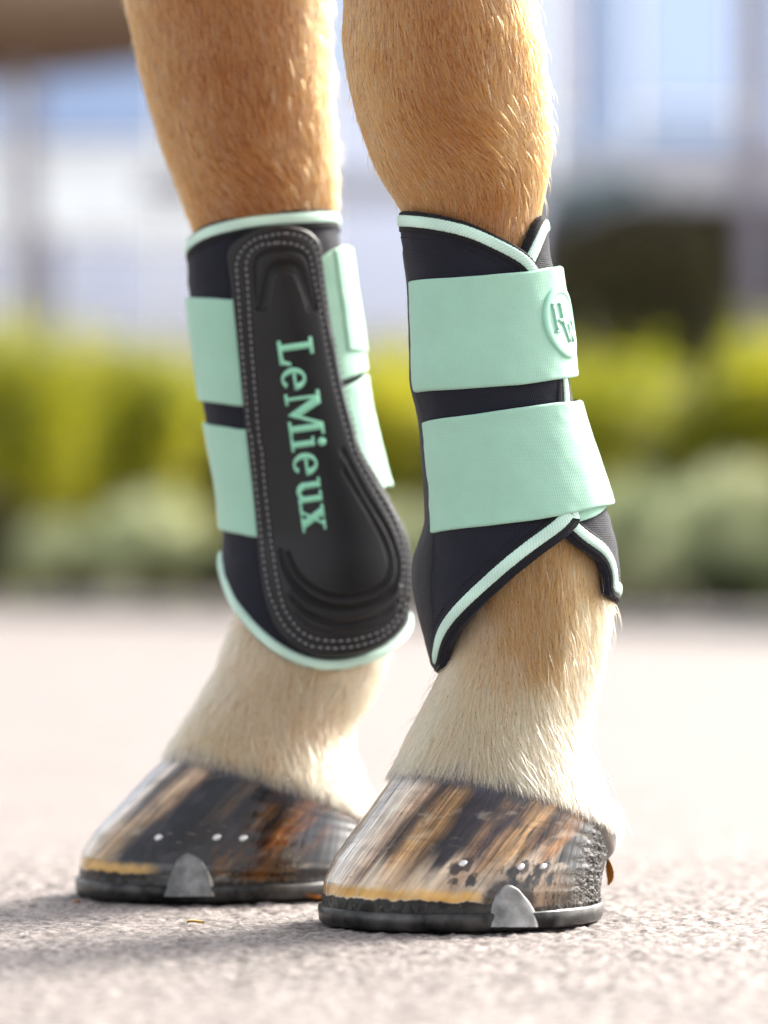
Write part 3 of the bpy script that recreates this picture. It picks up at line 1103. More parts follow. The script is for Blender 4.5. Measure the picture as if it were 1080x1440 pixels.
def coat_colour(P, li, corz):
    """coat colour by place on the leg (corz: height above the coronet line)"""
    x, y, z = P[:, 0], P[:, 1], P[:, 2]
    n = N1.fbm(x * 30, y * 30, z * 30, 3)[:, None]
    n2 = N2.fbm(x * 110, y * 110, z * 60, 2)[:, None]
    top = GOLD + (GOLD_L - GOLD) * np.clip(n * 0.9 + 0.15, 0, 1) + (GOLD_D - GOLD) * np.clip(-n * 0.9 + n2 * 0.35, 0, 1)
    low = CREAM + (CREAM_L - CREAM) * np.clip(n * 0.8 + 0.3, 0, 1)
    # golden patch at the fetlock joint
    cx = 0.075 if li == 0 else -0.03
    f = np.exp(-(((x - cx) / 0.034) ** 2)) * sstep(0.105, 0.140, z + 0.012 * n[:, 0])
    f2 = np.clip(f + sstep(0.155, 0.185, z) * 0.8 - (0.5 if li == 1 else 0.0) * (1 - sstep(0.155, 0.185, z)), 0, 1)[:, None]
    low = low + (TAN - low) * np.clip(f2 * (1.0 + 0.8 * n2), 0, 0.95)
    k = sstep(0.18, 0.26, z)[:, None]
    c = low + (top - low) * k
    s = (1 - sstep(0.001, 0.010, corz + 0.004 * N3(x * 160, y * 160, z * 160)))[:, None]
    return np.clip(c + (SLATE - c) * s * 0.8, 0.01, 0.95)


def cor_height(P, leg, ring):
    """height above the tilted coronet plane of a leg"""
    t = (P[:, 0] - ring[0]) * leg.u[0] + (P[:, 1] - ring[1]) * leg.u[1]
    return P[:, 2] - (ring[2] + ring[6] * t)


def tilt_ring(leg, xl, pl, xr, pr, ra=1.08):
    cx, cy, a = leg.from_px(np.array([xl]), np.array([xr]))
    e, b = leg.axes(a, ra)
    d = 2 + cy[0]
    zl, zr = [CAMH + (HOR - q) * d / F for q in (pl, pr)]
    return np.array([cx[0], cy[0], (zl + zr) / 2, a[0], e[0], b[0], (zl - zr) / (2 * a[0] * math.sin(leg.al))])


COR = [tilt_ring(NEAR, 553, 1094, 862, 1166), tilt_ring(FAR, 237, 1064, 511, 1145)]
bc = np.zeros((len(BV), 3))
for li, leg in enumerate((NEAR, FAR)):
    sel = bodyLeg == li
    bc[sel] = coat_colour(BV[sel], li, cor_height(BV[sel], leg, COR[li])) * 0.42
bc[bodyLeg == 2] = GOLD * 0.7
body = mesh_np('body', BV, BQ, tri_cap, mat=M['skin'], parent=horse, col=bc)


# ------------------------------------------------------------------ coat hairs
def down_field(P, Nn, li):
    """lay of the coat: down the leg, fanned around the knee"""
    D = np.zeros_like(P)
    D[:, 2] = -1
    D -= (D * Nn).sum(1)[:, None] * Nn
    D /= np.linalg.norm(D, axis=1)[:, None] + 1e-9
    S = np.cross(Nn, D)          # sideways on the surface
    ang = 0.24 * N1.fbm(P[:, 0] * 34 + 3 * li, P[:, 1] * 34, P[:, 2] * 26, 2) + 0.09 * N2(P[:, 0] * 120, P[:, 1] * 120, P[:, 2] * 60)
    up = sstep(0.34, 0.38, P[:, 2])
    cx = 0.04 if li == 0 else -0.075
    whorl = np.exp(-(((P[:, 0] - cx) / 0.035) ** 2) - ((P[:, 2] - 0.392) / 0.022) ** 2)
    ang = ang + up * (0.16 + 0.85 * whorl)
    low = 1 - sstep(0.15, 0.2, P[:, 2])
    ang = ang + low * 0.22 * N3(P[:, 0] * 60, P[:, 1] * 60, P[:, 2] * 30)
    return D * np.cos(ang)[:, None] + S * np.sin(ang)[:, None], S


def make_coat(name, li, leg, count, zlo, zhi, skip, width, seed, label=None):
    g = np.random.default_rng(seed)
    tri = np.concatenate([BQ[:, [0, 1, 2]], BQ[:, [0, 2, 3]]])
    tri = tri[bodyLeg[tri[:, 0]] == li]
    A, B, C = BV[tri[:, 0]], BV[tri[:, 1]], BV[tri[:, 2]]
    cz = (A[:, 2] + B[:, 2] + C[:, 2]) / 3
    cen = (A + B + C) / 3
    ch = cor_height(cen, leg, COR[li])
    keep = (cz > zlo) & (cz < zhi) & ~skip(cen) & (ch > 0.0)
    A, B, C, cen = A[keep], B[keep], C[keep], cen[keep]
    cr = np.cross(B - A, C - A)
    ar = np.linalg.norm(cr, axis=1) / 2
    w = ar * np.where(cen[:, 1] > leg.centre_y(cen[:, 0]) + 0.01, 0.45, 1.0)
    w = w * np.where(cen[:, 2] < 0.2, 1.15, 1.0)
    w = w / w.sum()
    idx = g.choice(len(A), count, p=w)
    r1, r2 = np.sqrt(g.random(count)), g.random(count)
    P = A[idx] * (1 - r1)[:, None] + B[idx] * (r1 * (1 - r2))[:, None] + C[idx] * (r1 * r2)[:, None]
    Nn = cr[idx] / (2 * ar[idx])[:, None]
    D, S = down_field(P, Nn, li)
    jit = g.normal(0, 0.11, count)
    D = D * np.cos(jit)[:, None] + S * np.sin(jit)[:, None]
    z = P[:, 2]
    corz = cor_height(P, leg, COR[li])
    low = 1 - sstep(0.2, 0.3, z)
    L = (0.0085 + 0.0035 * low) * (0.6 + 0.7 * g.random(count))
    L *= 1 - 0.5 * (1 - sstep(0.002, 0.010, corz))
    # longer feather at the back of fetlock and forearm
    back = sstep(0.3, 0.95, (Nn[:, :2] * -leg.u[None]).sum(1))
    L *= 1 + back * 0.08
    stray = g.random(count) < 0.006
    L = np.where(stray, L * 1.35, L)
    lift = np.radians(10 + 8 * g.random(count)) + 0.16 * (1 - sstep(0.0, 0.009, corz)) + np.where(stray, 0.45, 0) + 0.05 * back + 0.10 * low * (1 - sstep(0.0, 0.03, corz))
    K = 5
    t = np.linspace(0, 1, K)
    pts = np.empty((count, K, 3), np.float32)
    curl = g.normal(0, 0.06, count) + 0.07 * low * g.normal(0, 1, count)
    for k in range(K):
        a = lift * (1 - 0.55 * t[k])
        fwd = (D + S * (curl * t[k])[:, None])
        fwd /= np.linalg.norm(fwd, axis=1)[:, None]
        pts[:, k] = P + (L * t[k])[:, None] * (fwd * np.cos(a)[:, None] + Nn * np.sin(a)[:, None]) - Nn * 0.0004
    rad = width * (0.75 + 0.5 * g.random(count))[:, None] * np.array([0.8, 1.0, 0.85, 0.5, 0.12])[None]
    # at the hairline most hairs stay cream and hang over a slate skin
    c = coat_colour(P, li, np.where(g.random(count) < 0.30, corz + 0.02, corz - 0.0025))
    br = ((0.55 + 0.17 * low) + (0.70 - 0.27 * low) * g.random(count))[:, None]
    pale = (g.random(count) < 0.16)[:, None]
    c = np.clip(c * br, 0.01, 0.93)
    c = np.where(pale, c + (np.array([0.88, 0.74, 0.55]) - c) * 0.35, c)
    hc = bpy.data.hair_curves.new(name)
    hc.add_curves([K] * count)
    hc.position_data.foreach_set('vector', pts.reshape(-1))
    ra = hc.attributes.get('radius') or hc.attributes.new('radius', 'FLOAT', 'POINT')
    ra.data.foreach_set('value', rad.astype(np.float32).reshape(-1))
    ta = hc.attributes.new('tint', 'FLOAT_COLOR', 'CURVE')
    cc = np.ones((count, 4), np.float32)
    cc[:, :3] = c
    ta.data.foreach_set('color', cc.ravel())
    hc.materials.append(M['hair'])
    o = bpy.data.objects.new(name, hc)
    COL.objects.link(o)
    fix_parent(o, horse)
    tag(o, label, kind='stuff')
    return o


def zpx(leg, py):
    return CAMH + (HOR - py) * (2 + leg.y0) / F


HAIR = 1.0
make_coat('coat', 0, NEAR, int(185000 * HAIR), 0.02, 0.60,
          lambda c: ((c[:, 2] < zpx(NEAR, 395)) & (c[:, 2] > zpx(NEAR, 715))) | ((c[:, 0] < 0.052) & (c[:, 2] < zpx(NEAR, 322)) & (c[:, 2] > zpx(NEAR, 838)))
          | ((c[:, 0] > 0.108) & (c[:, 2] < zpx(NEAR, 330)) & (c[:, 2] > zpx(NEAR, 815))) | ((c[:, 1] > NEAR.centre_y(c[:, 0]) + 0.004) & (c[:, 2] < zpx(NEAR, 312)) & (c[:, 2] > zpx(NEAR, 850))), 0.00012, 3, 'short coat hair of the foreleg nearer the camera')
make_coat('coat', 1, FAR, int(95000 * HAIR), 0.02, 0.60,
          lambda c: (c[:, 2] < zpx(FAR, 345)) & (c[:, 2] > zpx(FAR, 790)), 0.00015, 4, 'short coat hair of the foreleg farther back')


# ------------------------------------------------------------------ hooves
class Hoof:
    VB = np.array([0, .11, .30, .47, .62, .80, 1.0])
    WB = np.array([0, .17, .41, .63, .82, .97, 1.0])

    def __init__(s, leg, top, bot_px, ratio, zb=0.0088):
        s.leg, s.top = leg, top
        cx, cy, a = leg.from_px(np.array([bot_px[0]]), np.array([bot_px[1]]))
        e, b = leg.axes(a, ratio)
        s.bot = np.array([cx[0], cy[0], zb, a[0], e[0], b[0], 0.0])
        # angle at which the ellipse points to the heel
        q = np.linspace(0, TAU, 2000)
        dx, dy = s.bot[3] * np.cos(q), s.bot[4] * np.cos(q) + s.bot[5] * np.sin(q)
        dirs = np.stack([dx, dy], 1)
        dirs /= np.linalg.norm(dirs, axis=1)[:, None]
        s.heel = q[np.argmax(dirs @ (-leg.u))]
        pg, vg = np.meshgrid(np.linspace(-math.pi, 0, 700), np.linspace(-0.02, 1.14, 400))
        P = s.pt(pg, vg)
        d = P[..., 1] + 2
        s.tab = (540 + F * P[..., 0] / d, HOR - F * (P[..., 2] - CAMH) / d, pg, vg)

    def pt(s, psi, v, off=0.0):
        psi, v = np.broadcast_arrays(np.asarray(psi, float), np.asarray(v, float))
        T, B = [ring_pts(s.leg, r[None], psi.ravel())[0].reshape(psi.shape + (3,)) for r in (s.top, s.bot)]
        w = np.interp(np.clip(v, 0, 1), s.VB, s.WB)
        P = T.copy()
        P[..., 0] = T[..., 0] + (B[..., 0] - T[..., 0]) * w
        P[..., 1] = T[..., 1] + (B[..., 1] - T[..., 1]) * w
        P[..., 2] = T[..., 2] + (B[..., 2] - T[..., 2]) * v
        if np.any(np.asarray(off) != 0):
            c = np.array([s.bot[0], s.bot[1]])
            n = np.stack([P[..., 0] - c[0], P[..., 1] - c[1], np.full(psi.shape, 0.02)], -1)
            # proper normal by differences
            e1 = s.pt(psi + 0.002, v) - s.pt(psi - 0.002, v)
            e2 = s.pt(psi, v + 0.01) - s.pt(psi, v - 0.01)
            nn = np.cross(e1, e2)
            nn /= np.linalg.norm(nn, axis=-1)[..., None] + 1e-12
            sg = np.sign((nn * n).sum(-1))[..., None]
            P = P + nn * sg * np.asarray(off)[..., None]
        return P

    def inv(s, px, py):
        px, py = np.asarray(px, float), np.asarray(py, float)
        r = np.empty(px.shape), np.empty(px.shape)
        for i in np.ndindex(px.shape):
            k = np.argmin((s.tab[0] - px[i]) ** 2 + (s.tab[1] - py[i]) ** 2)
            r[0][i] = s.tab[2].flat[k]
            r[1][i] = s.tab[3].flat[k]
        return r


def ramp(x, stops):
    xs = [q[0] for q in stops]
    C = np.array([q[1] for q in stops])
    return np.stack([np.interp(x, xs, C[:, k]) for k in range(3)], -1)


def make_hoof(leg, top, botpx, ratio, stops, low_stops, clip_rows, nails, seed, label, yellow_to, dark_from):
    H = Hoof(leg, top, botpx, ratio)
    nu, nv = 900, 210
    ps = np.arange(nu) / nu * TAU - math.pi
    vs = np.linspace(-0.03, 1.0, nv)
    PS, VS = np.meshgrid(ps, vs)
    nz = Noise(seed)
    cu, su = np.cos(PS), np.sin(PS)
    k = (1 + cu) / 2
    heel = sstep(dark_from, dark_from + 0.10, k + 0.05 * nz.fbm(cu * 7, su * 7, VS * 6, 3))
    # growth rings, streak relief and rough heel
    rings = 0.00009 * np.sin(VS * 46 + 2.5 * nz(cu * 1.2, su * 1.2, VS * 3)) * (1 - 0.6 * VS)
    rough = heel * (0.0009 * nz.fbm(cu * 22, su * 22, VS * 24, 3))
    lowr = sstep(0.90, 1.0, VS) * 0.0007 * nz.fbm(cu * 30, su * 30, VS * 12, 2)
    off = rings + rough + lowr + 0.00012 * nz(cu * 60, su * 60, VS * 2)
    P = H.pt(PS, VS, off)
    # horn colour, plus any sheen painted into the stops: tubules run parallel to the front wall, so trace each point up to the hairline
    tt_ = (P[..., 0] - H.top[0]) * leg.u[0] + (P[..., 1] - H.top[1]) * leg.u[1]
    rise = np.clip(H.top[2] + H.top[6] * tt_ - P[..., 2], 0, 1)
    xq = P[..., 0] + math.sin(leg.al) * 0.80 * rise
    kq = (1 + (xq - H.top[0]) / H.top[3]) / 2
    side = np.where(su > 0, 7.0, 0.0) + 0.35 * su
    kk = kq + 0.014 * nz(kq * 14, side, VS * 5) + 0.022 * nz(kq * 5, side, VS * 2.3) + 0.010 * nz.fbm(kq * 30, side, VS * 14, 3)
    c = ramp(kk, stops)
    st = nz.fbm(kq * 34, side, VS * 1.6 + 3, 3)
    st2 = nz.fbm(kq * 130, side, VS * 2.5 + 9, 2)
    fl = np.maximum(sstep(0.24, 0.42, nz.fbm(kq * 95, side + 11, VS * 2.6, 2)), 0.8 * sstep(0.3, 0.45, nz.fbm(kq * 210, side + 17, VS * 4.0, 2)))
    c = c * ((1 + 0.75 * st + 0.6 * st2) * (1 - 0.5 * fl))[..., None]
    gr = sstep(0.18, 0.5, nz.fbm(kq * 60, side + 3, VS * 3.5, 3))
    c = c * (1 - 0.6 * gr)[..., None]
    c = np.clip(c, 0.01, 1) ** 1.45
    cl = ramp(kk, low_stops) * (0.92 + 0.30 * st + 0.16 * st2 + 0.12 * nz.fbm(cu * 12, su * 12, VS * 8, 3))[..., None]
    # blotches, scratches and faint growth lines across the tubules
    bl = nz.fbm(kq * 16, side + 5, VS * 11, 6)
    c = c * (1 + 0.55 * bl)[..., None]
    cl = cl * (1 + 0.35 * bl + 0.22 * sstep(0.62, 0.95, k) * nz.fbm(kq * 40, side, VS * 30, 3))[..., None]
    gl = sstep(0.35, 0.75, nz(kq * 4, side, VS * 34 + 3 * nz(kq * 3, side, 1.0)))
    c = c * (1 - 0.22 * gl)[..., None]
    cl = cl * (1 - 0.30 * fl[..., None])
    cl = np.clip(cl * np.array([1.0, 0.97, 0.93]), 0.01, 1) ** (1.05 if seed == 21 else 1.55)
    ln = 0.30 * nz(kq * 13, side + 21, 4.4) + 0.16 * nz(kq * 40, side + 2, 1.4)
    wl = (sstep(0.46, 0.70, VS + ln + 0.10 * st + 0.08 * nz(cu * 5, su * 5, VS * 4)))[..., None]
    c = c + (cl - c) * wl
    # irregular smoky patches and pale worn patches that ignore the tubules
    pa = sstep(0.05, 0.4, nz.fbm(kq * 9 + 2, side + 9, VS * 4, 4) + 0.10 * (0.5 - VS)) * (0.6 if seed == 21 else 0.85)
    c = c + (np.array([0.045, 0.042, 0.052]) - c) * (pa * sstep(0.1, 0.3, k) * (1 - (0.5 if seed == 21 else 0.0) * sstep(0.5, 0.8, VS)))[..., None]
    pb = sstep(0.22, 0.6, nz.fbm(kq * 10 + 8, side + 4, VS * 9, 4)) * (0.55 if seed == 21 else 0.35)
    c = c + (np.array([0.50, 0.43, 0.35]) - c) * (pb * (1 - heel))[..., None]
    # scuffs and chips
    sc_ = sstep(0.45, 0.62, nz.fbm(kq * 24 + VS * 5, side + 30, VS * 60, 3))
    c = c + (np.array([0.50, 0.46, 0.40]) - c) * (0.45 * sc_ * sstep(0.3, 0.6, VS))[..., None]
    ch_ = sstep(0.50, 0.66, nz.fbm(cu * 34 + 5, su * 34, VS * 24, 3))
    c = c * (1 - 0.75 * ch_)[..., None]
    # dark crossing rings under the hairline on the quarter
    rg = sstep(0.25, 0.8, nz(cu * 2.5, su * 2.5, VS * 16 + 3)) * sstep(0.62, 0.75, k) * (1 - sstep(0.4, 0.6, VS))
    c = c * (1 - 0.65 * rg)[..., None]
    # grime speckle
    sp = sstep(0.16, 0.42, nz.fbm(cu * 40, su * 40, VS * 26, 3)) * sstep(0.42, 0.75, k) * sstep(0.35, 0.6, VS)
    c = c * (1 - 0.75 * sp)[..., None]
    # rough dark heel with dusty crumbs
    dk = np.array([0.022, 0.017, 0.013]) * (1 + 0.9 * nz.fbm(cu * 30, su * 30, VS * 30, 3))[..., None]
    crumb = sstep(0.30, 0.7, nz.fbm(cu * 55, su * 55, VS * 50, 2)) * sstep(0.55, 0.95, VS)
    dk = dk + (np.array([0.36, 0.26, 0.16]) - dk) * (crumb * 0.7)[..., None]
    c = c + (dk - c) * heel[..., None]
    # coronet: slate band
    cb = 1 - sstep(0.0, 0.09, VS + 0.03 * nz(cu * 14, su * 14, 1.0))
    c = c + (np.array([0.10, 0.10, 0.13]) - c) * (cb * 0.75)[..., None]
    # yellow waxy line, then scorched black edge
    edge = VS + 0.026 * nz.fbm(cu * 16, su * 16, 2.2, 4)
    y = sstep(0.785, 0.85, edge) * (1 - sstep(0.880, 0.905, edge)) * (0.72 + 0.3 * nz.fbm(cu * 20, su * 20, VS * 12, 2)) * (1 - sstep(yellow_to, yellow_to + 0.1, k))
    c = c + (np.array([0.66, 0.38, 0.075]) * (1 + 0.3 * st[..., None]) - c) * y[..., None]
    bk = sstep(0.892, 0.908, edge + 0.045 * sstep(yellow_to, yellow_to + 0.2, k) * -1) * (1 - 0.25 * sstep(yellow_to, yellow_to + 0.15, k))
    blk = np.array([0.018, 0.015, 0.013])[None, None] + (np.array([0.30, 0.19, 0.08]) - 0.018) * (sstep(0.35, 0.7, nz.fbm(cu * 60, su * 60, VS * 40, 2)) * 0.7)[..., None]
    c = c + (blk - c) * bk[..., None]
    # dark ring round the clip
    cyv = np.array([q_[0] for q_ in clip_rows], float)
    ca, cb_ = H.inv(np.array([0.5 * (clip_rows[2][1] + clip_rows[2][2])]), np.array([cyv[2] + 6.0]))
    hw = (clip_rows[3][2] - clip_rows[3][1]) / 2 * 2 / F
    Dc = np.hypot((PS - ca) * H.bot[3] / (hw * 1.25), (VS - cb_ - 0.05) / 0.20) + 0.12 * nz.fbm(cu * 40, su * 40, VS * 30, 2)
    cw = (1 - sstep(1.0, 1.35, Dc)) * 0.85
    c = c + (np.array([0.035, 0.03, 0.028]) - c) * cw[..., None]
    # stains running under the nails
    rgh = 0.13 + 0.10 * np.clip(st, 0, 1) + 0.5 * heel + 0.4 * bk + 0.3 * cb
    for (nx, ny) in nails:
        a, b = H.inv(np.array([nx]), np.array([ny]))
        R = H.bot[3]
        for (dx, dv, r, amt) in ((-0.003, 0.05, 0.0042, .9), (0.002, 0.0, 0.0045, .8), (0.0065, 0.12, 0.0036, .9), (-0.0015, 0.14, 0.003, .8)):
            D = np.hypot((PS - a) * R - dx, (VS - b - dv) * 0.065 * 0.8) + 0.0022 * nz.fbm(cu * 45, su * 45, VS * 30, 2)
            w = (1 - sstep(r * 0.5, r, D)) * amt
            c = c + (np.array([0.03, 0.026, 0.028]) - c) * w[..., None]
    c = np.clip(c, 0.006, 0.85)
    c = 0.42 * (c / 0.42) ** (1.20 if seed == 21 else 1.12)
    c = np.clip(c, 0.006, 0.80)
    col = np.concatenate([c, np.clip(rgh, 0.15, 0.9)[..., None]], -1).reshape(-1, 4)
    uv = np.stack([PS * 0.07, VS * 0.07], -1).reshape(-1, 2)
    V = P.reshape(-1, 3)
    Q = gridq(nv, nu, True)[:, ::-1]
    # sole
    cen = P[-1].mean(0)
    V = np.vstack([V, cen[None]])
    T = np.array([[(nv - 1) * nu + (j + 1) % nu, (nv - 1) * nu + j, nv * nu] for j in range(nu)])[:, ::-1]
    col = np.vstack([col, [[.05, .05, .05, .8]]])
    uv = np.vstack([uv, [[0, 0]]])
    o = mesh_np('hoof', V, Q, T, mat=M['horn'], parent=horse, col=col, uv=uv)
    tag(o, label)
    # shoe
    q = np.linspace(H.heel + 0.40, H.heel + TAU - 0.40, 220)
    prof = np.array([(-0.0004, .0096), (0.0012, .0093), (0.0019, .0085), (0.0016, .0024), (0.0004, .0006), (-0.003, .0001), (-.019, .0001), (-.020, .001), (-.020, .0085), (-.010, .0092)])
    prof = np.vstack([prof, prof[:1]])
    rr = []
    for (of, z) in prof:
        cx, cy, zz_, a, e, b, _ = H.bot
        x = cx + a * np.cos(q)
        yv = cy + e * np.cos(q) + b * np.sin(q)
        tx, ty = -a * np.sin(q), -e * np.sin(q) + b * np.cos(q)
        L = np.hypot(tx, ty)
        wob = 0.00035 * nz.fbm(np.cos(q) * 9, np.sin(q) * 9, z * 300, 3)
        rr.append(np.stack([x + ty / L * (of + wob), yv - tx / L * (of + wob), np.full(q.shape, z) + 0.0002 * nz(np.cos(q) * 7, np.sin(q) * 7, z * 90)], -1))
    SV = np.array(rr)
    SV[..., 2] = np.maximum(SV[..., 2], 0.0)
    npf = len(prof)
    Q = gridq(npf, len(q))
    ends = []
    for e_ in (0, len(q) - 1):
        ends.append([[0 * len(q) + e_, i * len(q) + e_, (i + 1) * len(q) + e_] for i in range(1, npf - 2)])
    T = np.array(ends[0] + [t[::-1] for t in ends[1]])
    shoe = mesh_np('horseshoe', SV.reshape(-1, 3), Q, T, mat=M['shoe'], smooth=False)
    shoe.parent = o
    shoe.location = (0, 0, 0)
    o.matrix_parent_inverse.identity()
    # side clip
    py = np.array([r[0] for r in clip_rows], float)
    xl = np.array([r[1] for r in clip_rows], float)
    xr = np.array([r[2] for r in clip_rows], float)
    g = np.linspace(py[0], py[-1], 22)
    t = np.linspace(0, 1, 21)
    PX = np.interp(g, py, xl)[:, None] + (np.interp(g, py, xr) - np.interp(g, py, xl))[:, None] * t[None]
    PY = np.repeat(g[:, None], 21, 1) - 2.5 * np.sin(t * math.pi)[None] * (1 - np.linspace(0, 1, 22))[:, None] * 1.5
    A, B = H.inv(PX, PY)
    # smooth the table look-up
    for arr in (A, B):
        for _ in range(3):
            arr[1:-1, 1:-1] = (arr[1:-1, 1:-1] * 2 + arr[:-2, 1:-1] + arr[2:, 1:-1] + arr[1:-1, :-2] + arr[1:-1, 2:]) / 6
    vv = np.linspace(0, 1, 22)[:, None]
    ed = np.sqrt(np.clip(1 - (1 - np.clip(np.minimum(t, 1 - t)[None] * 2 / 0.35, 0, 1)) ** 2, 0, 1)) * np.sqrt(np.clip(vv / 0.15, 0, 1))
    HH = -0.0006 + ed * (0.0018 + 0.0020 * vv ** 2) + 0.0003 * nz.fbm(PX * 0.12, PY * 0.12, 0, 2) * ed
    CP = H.pt(A, B, HH)
    cq = gridq(22, 21)
    cf = CP.reshape(-1, 3)
    nrm = np.cross(cf[cq[200][1]] - cf[cq[200][0]], cf[cq[200][2]] - cf[cq[200][0]])
    if nrm[1] > 0:
        cq = cq[:, ::-1]
    clip = mesh_np('shoe_clip', cf, cq, mat=M['steel'])
    clip.parent = o
    for (nx, ny) in nails:
        a, b = H.inv(np.array([nx]), np.array([ny]))
        r = 0.0017
        base = H.pt(a, b, np.array([0.0]))[0]
        e1 = H.pt(a + 0.01, b)[0] - H.pt(a - 0.01, b)[0]
        e1 /= np.linalg.norm(e1)
        e2 = H.pt(a, b + 0.02)[0] - H.pt(a, b - 0.02)[0]
        e2 /= np.linalg.norm(e2)
        nn = H.pt(a, b, np.array([0.001]))[0] - base
        nn /= np.linalg.norm(nn)
        vs_, lv = [], [(-0.0005, 1.1), (0.0006, 1.1), (0.0011, 0.8), (0.0012, 0.3)]
        for (hh, sc_) in lv:
            for j in range(8):
                w = j * TAU / 8 + 0.3
                ex, ey = math.cos(w), math.sin(w)
                m_ = max(abs(ex), abs(ey)) ** 0.6
                vs_.append(base + nn * hh + (e1 * ex + e2 * ey) * r * sc_ / m_ * (1 + 0.12 * random.uniform(-1, 1)))
        qq = gridq(4, 8, True)
        tt = np.array([[24, 24 + j, 24 + j + 1] for j in range(1, 7)])
        nl = mesh_np('nail', np.array(vs_), qq, tt, mat=M['nail'])
        nl.parent = o
    return H, o


near_stops = [(0.0, (.74, .70, .67)), (.10, (.74, .67, .60)), (.20, (.56, .44, .34)), (.25, (.20, .14, .10)), (.30, (.58, .42, .26)), (.36, (.50, .35, .20)),  # palest left stops paint a soft reflected sheen over the cream horn
              (.41, (.09, .07, .08)), (.50, (.12, .10, .11)), (.55, (.42, .31, .22)), (.60, (.16, .12, .12)), (.655, (.60, .44, .28)), (.72, (.66, .49, .31)),
              (.765, (.20, .11, .06)), (.81, (.52, .34, .18)), (.86, (.34, .21, .11)), (.90, (.07, .055, .045)), (1.0, (.05, .04, .035))]
near_low = [(0.0, (.80, .74, .68)), (.25, (.80, .69, .56)), (.35, (.56, .41, .28)), (.42, (.72, .60, .47)), (.5, (.74, .62, .49)), (.58, (.40, .30, .22)), (.66, (.68, .59, .48)), (.74, (.44, .37, .31)), (.82, (.58, .49, .40)), (.92, (.34, .25, .18)), (1, (.10, .08, .06))]
far_stops = [(0.0, (.66, .63, .61)), (.08, (.66, .59, .52)), (.13, (.20, .15, .12)), (.18, (.52, .42, .32)), (.25, (.36, .27, .20)), (.31, (.05, .05, .07)), (.40, (.05, .05, .06)),
             (.47, (.20, .15, .11)), (.54, (.05, .045, .05)), (.64, (.24, .16, .10)), (.70, (.06, .05, .045)), (.78, (.36, .19, .09)), (.84, (.26, .13, .06)),
             (.88, (.05, .04, .035)), (.94, (.20, .10, .05)), (1.0, (.05, .04, .035))]
far_low = [(0.0, (.60, .54, .46)), (.12, (.60, .48, .34)), (.20, (.50, .40, .28)), (.27, (.05, .05, .07)), (.42, (.06, .055, .06)), (.55, (.14, .11, .09)), (.66, (.26, .16, .07)), (.75, (.12, .08, .05)), (.86, (.22, .13, .06)), (1, (.06, .05, .04))]
HN, hoof_near = make_hoof(NEAR, COR[0], (453, 845), 1.16, near_stops, near_low,
                [(1246, 707, 722), (1250, 702, 729), (1260, 696, 738), (1270, 692, 747), (1282, 689, 754), (1303, 686, 757)],
                [(651, 1214), (732, 1219), (763.5, 1219)], 21, 'glossy oiled hoof streaked in cream, brown and blue-black', .50, .86)
HF, hoof_far = make_hoof(FAR, COR[1], (112, 512), 1.16, far_stops, far_low,
                [(1202, 257, 272), (1207, 250, 281), (1215, 245, 288), (1225, 240, 294), (1238, 235, 300), (1260, 228, 305)],
                [(223, 1178), (305, 1178), (342, 1179)], 22, 'darker oiled hoof, mostly blue-black and rust brown', .22, .93)


# ------------------------------------------------------------------ boots
def near_front(surf, pts, off=0.0):
    pts = np.array(pts, float)
    p, z = surf.inv(pts[:, 0], pts[:, 1], off)
    return np.stack([p, z], 1)


def zat(leg, py):
    return CAMH + (HOR - py) * (2 + leg.y0) / F


def inset(path, R, dist):
    """shift a (psi,z) path sideways by dist metres (positive = left of travel)"""
    S = np.stack([path[:, 0] * R, path[:, 1]], 1)
    S = resample(S, step=0.001)
    T = np.gradient(S, axis=0)
    T /= np.linalg.norm(T, axis=1)[:, None] + 1e-12
    k = np.hanning(23)[1:-1]
    k /= k.sum()
    Np = np.stack([-T[:, 1], T[:, 0]], 1)
    S = S + Np * dist
    S2 = np.vstack([S[:1] + (S[:1] - S[10:0:-1]), S, S[-1:] + (S[-1:] - S[-2:-12:-1])])
    S2 = np.stack([np.convolve(S2[:, c], k, 'valid') for c in range(2)], 1)
    S2[0], S2[-1] = S[0], S[-1]
    S = S2[::3]
    return np.stack([S[:, 0] / R, S[:, 1]], 1)


class OffSurf:
    """a surface riding a variable height above another"""
    def __init__(s, base, fn):
        s.base, s.fn = base, fn

    def par(s, z):
        return s.base.par(z)

    def pt(s, psi, z, off=0.0):
        return s.base.pt(psi, z, np.asarray(off) + s.fn(np.asarray(psi), np.asarray(z)))

    def inv(s, px, py, off=0.0):
        return s.base.inv(px, py, off)


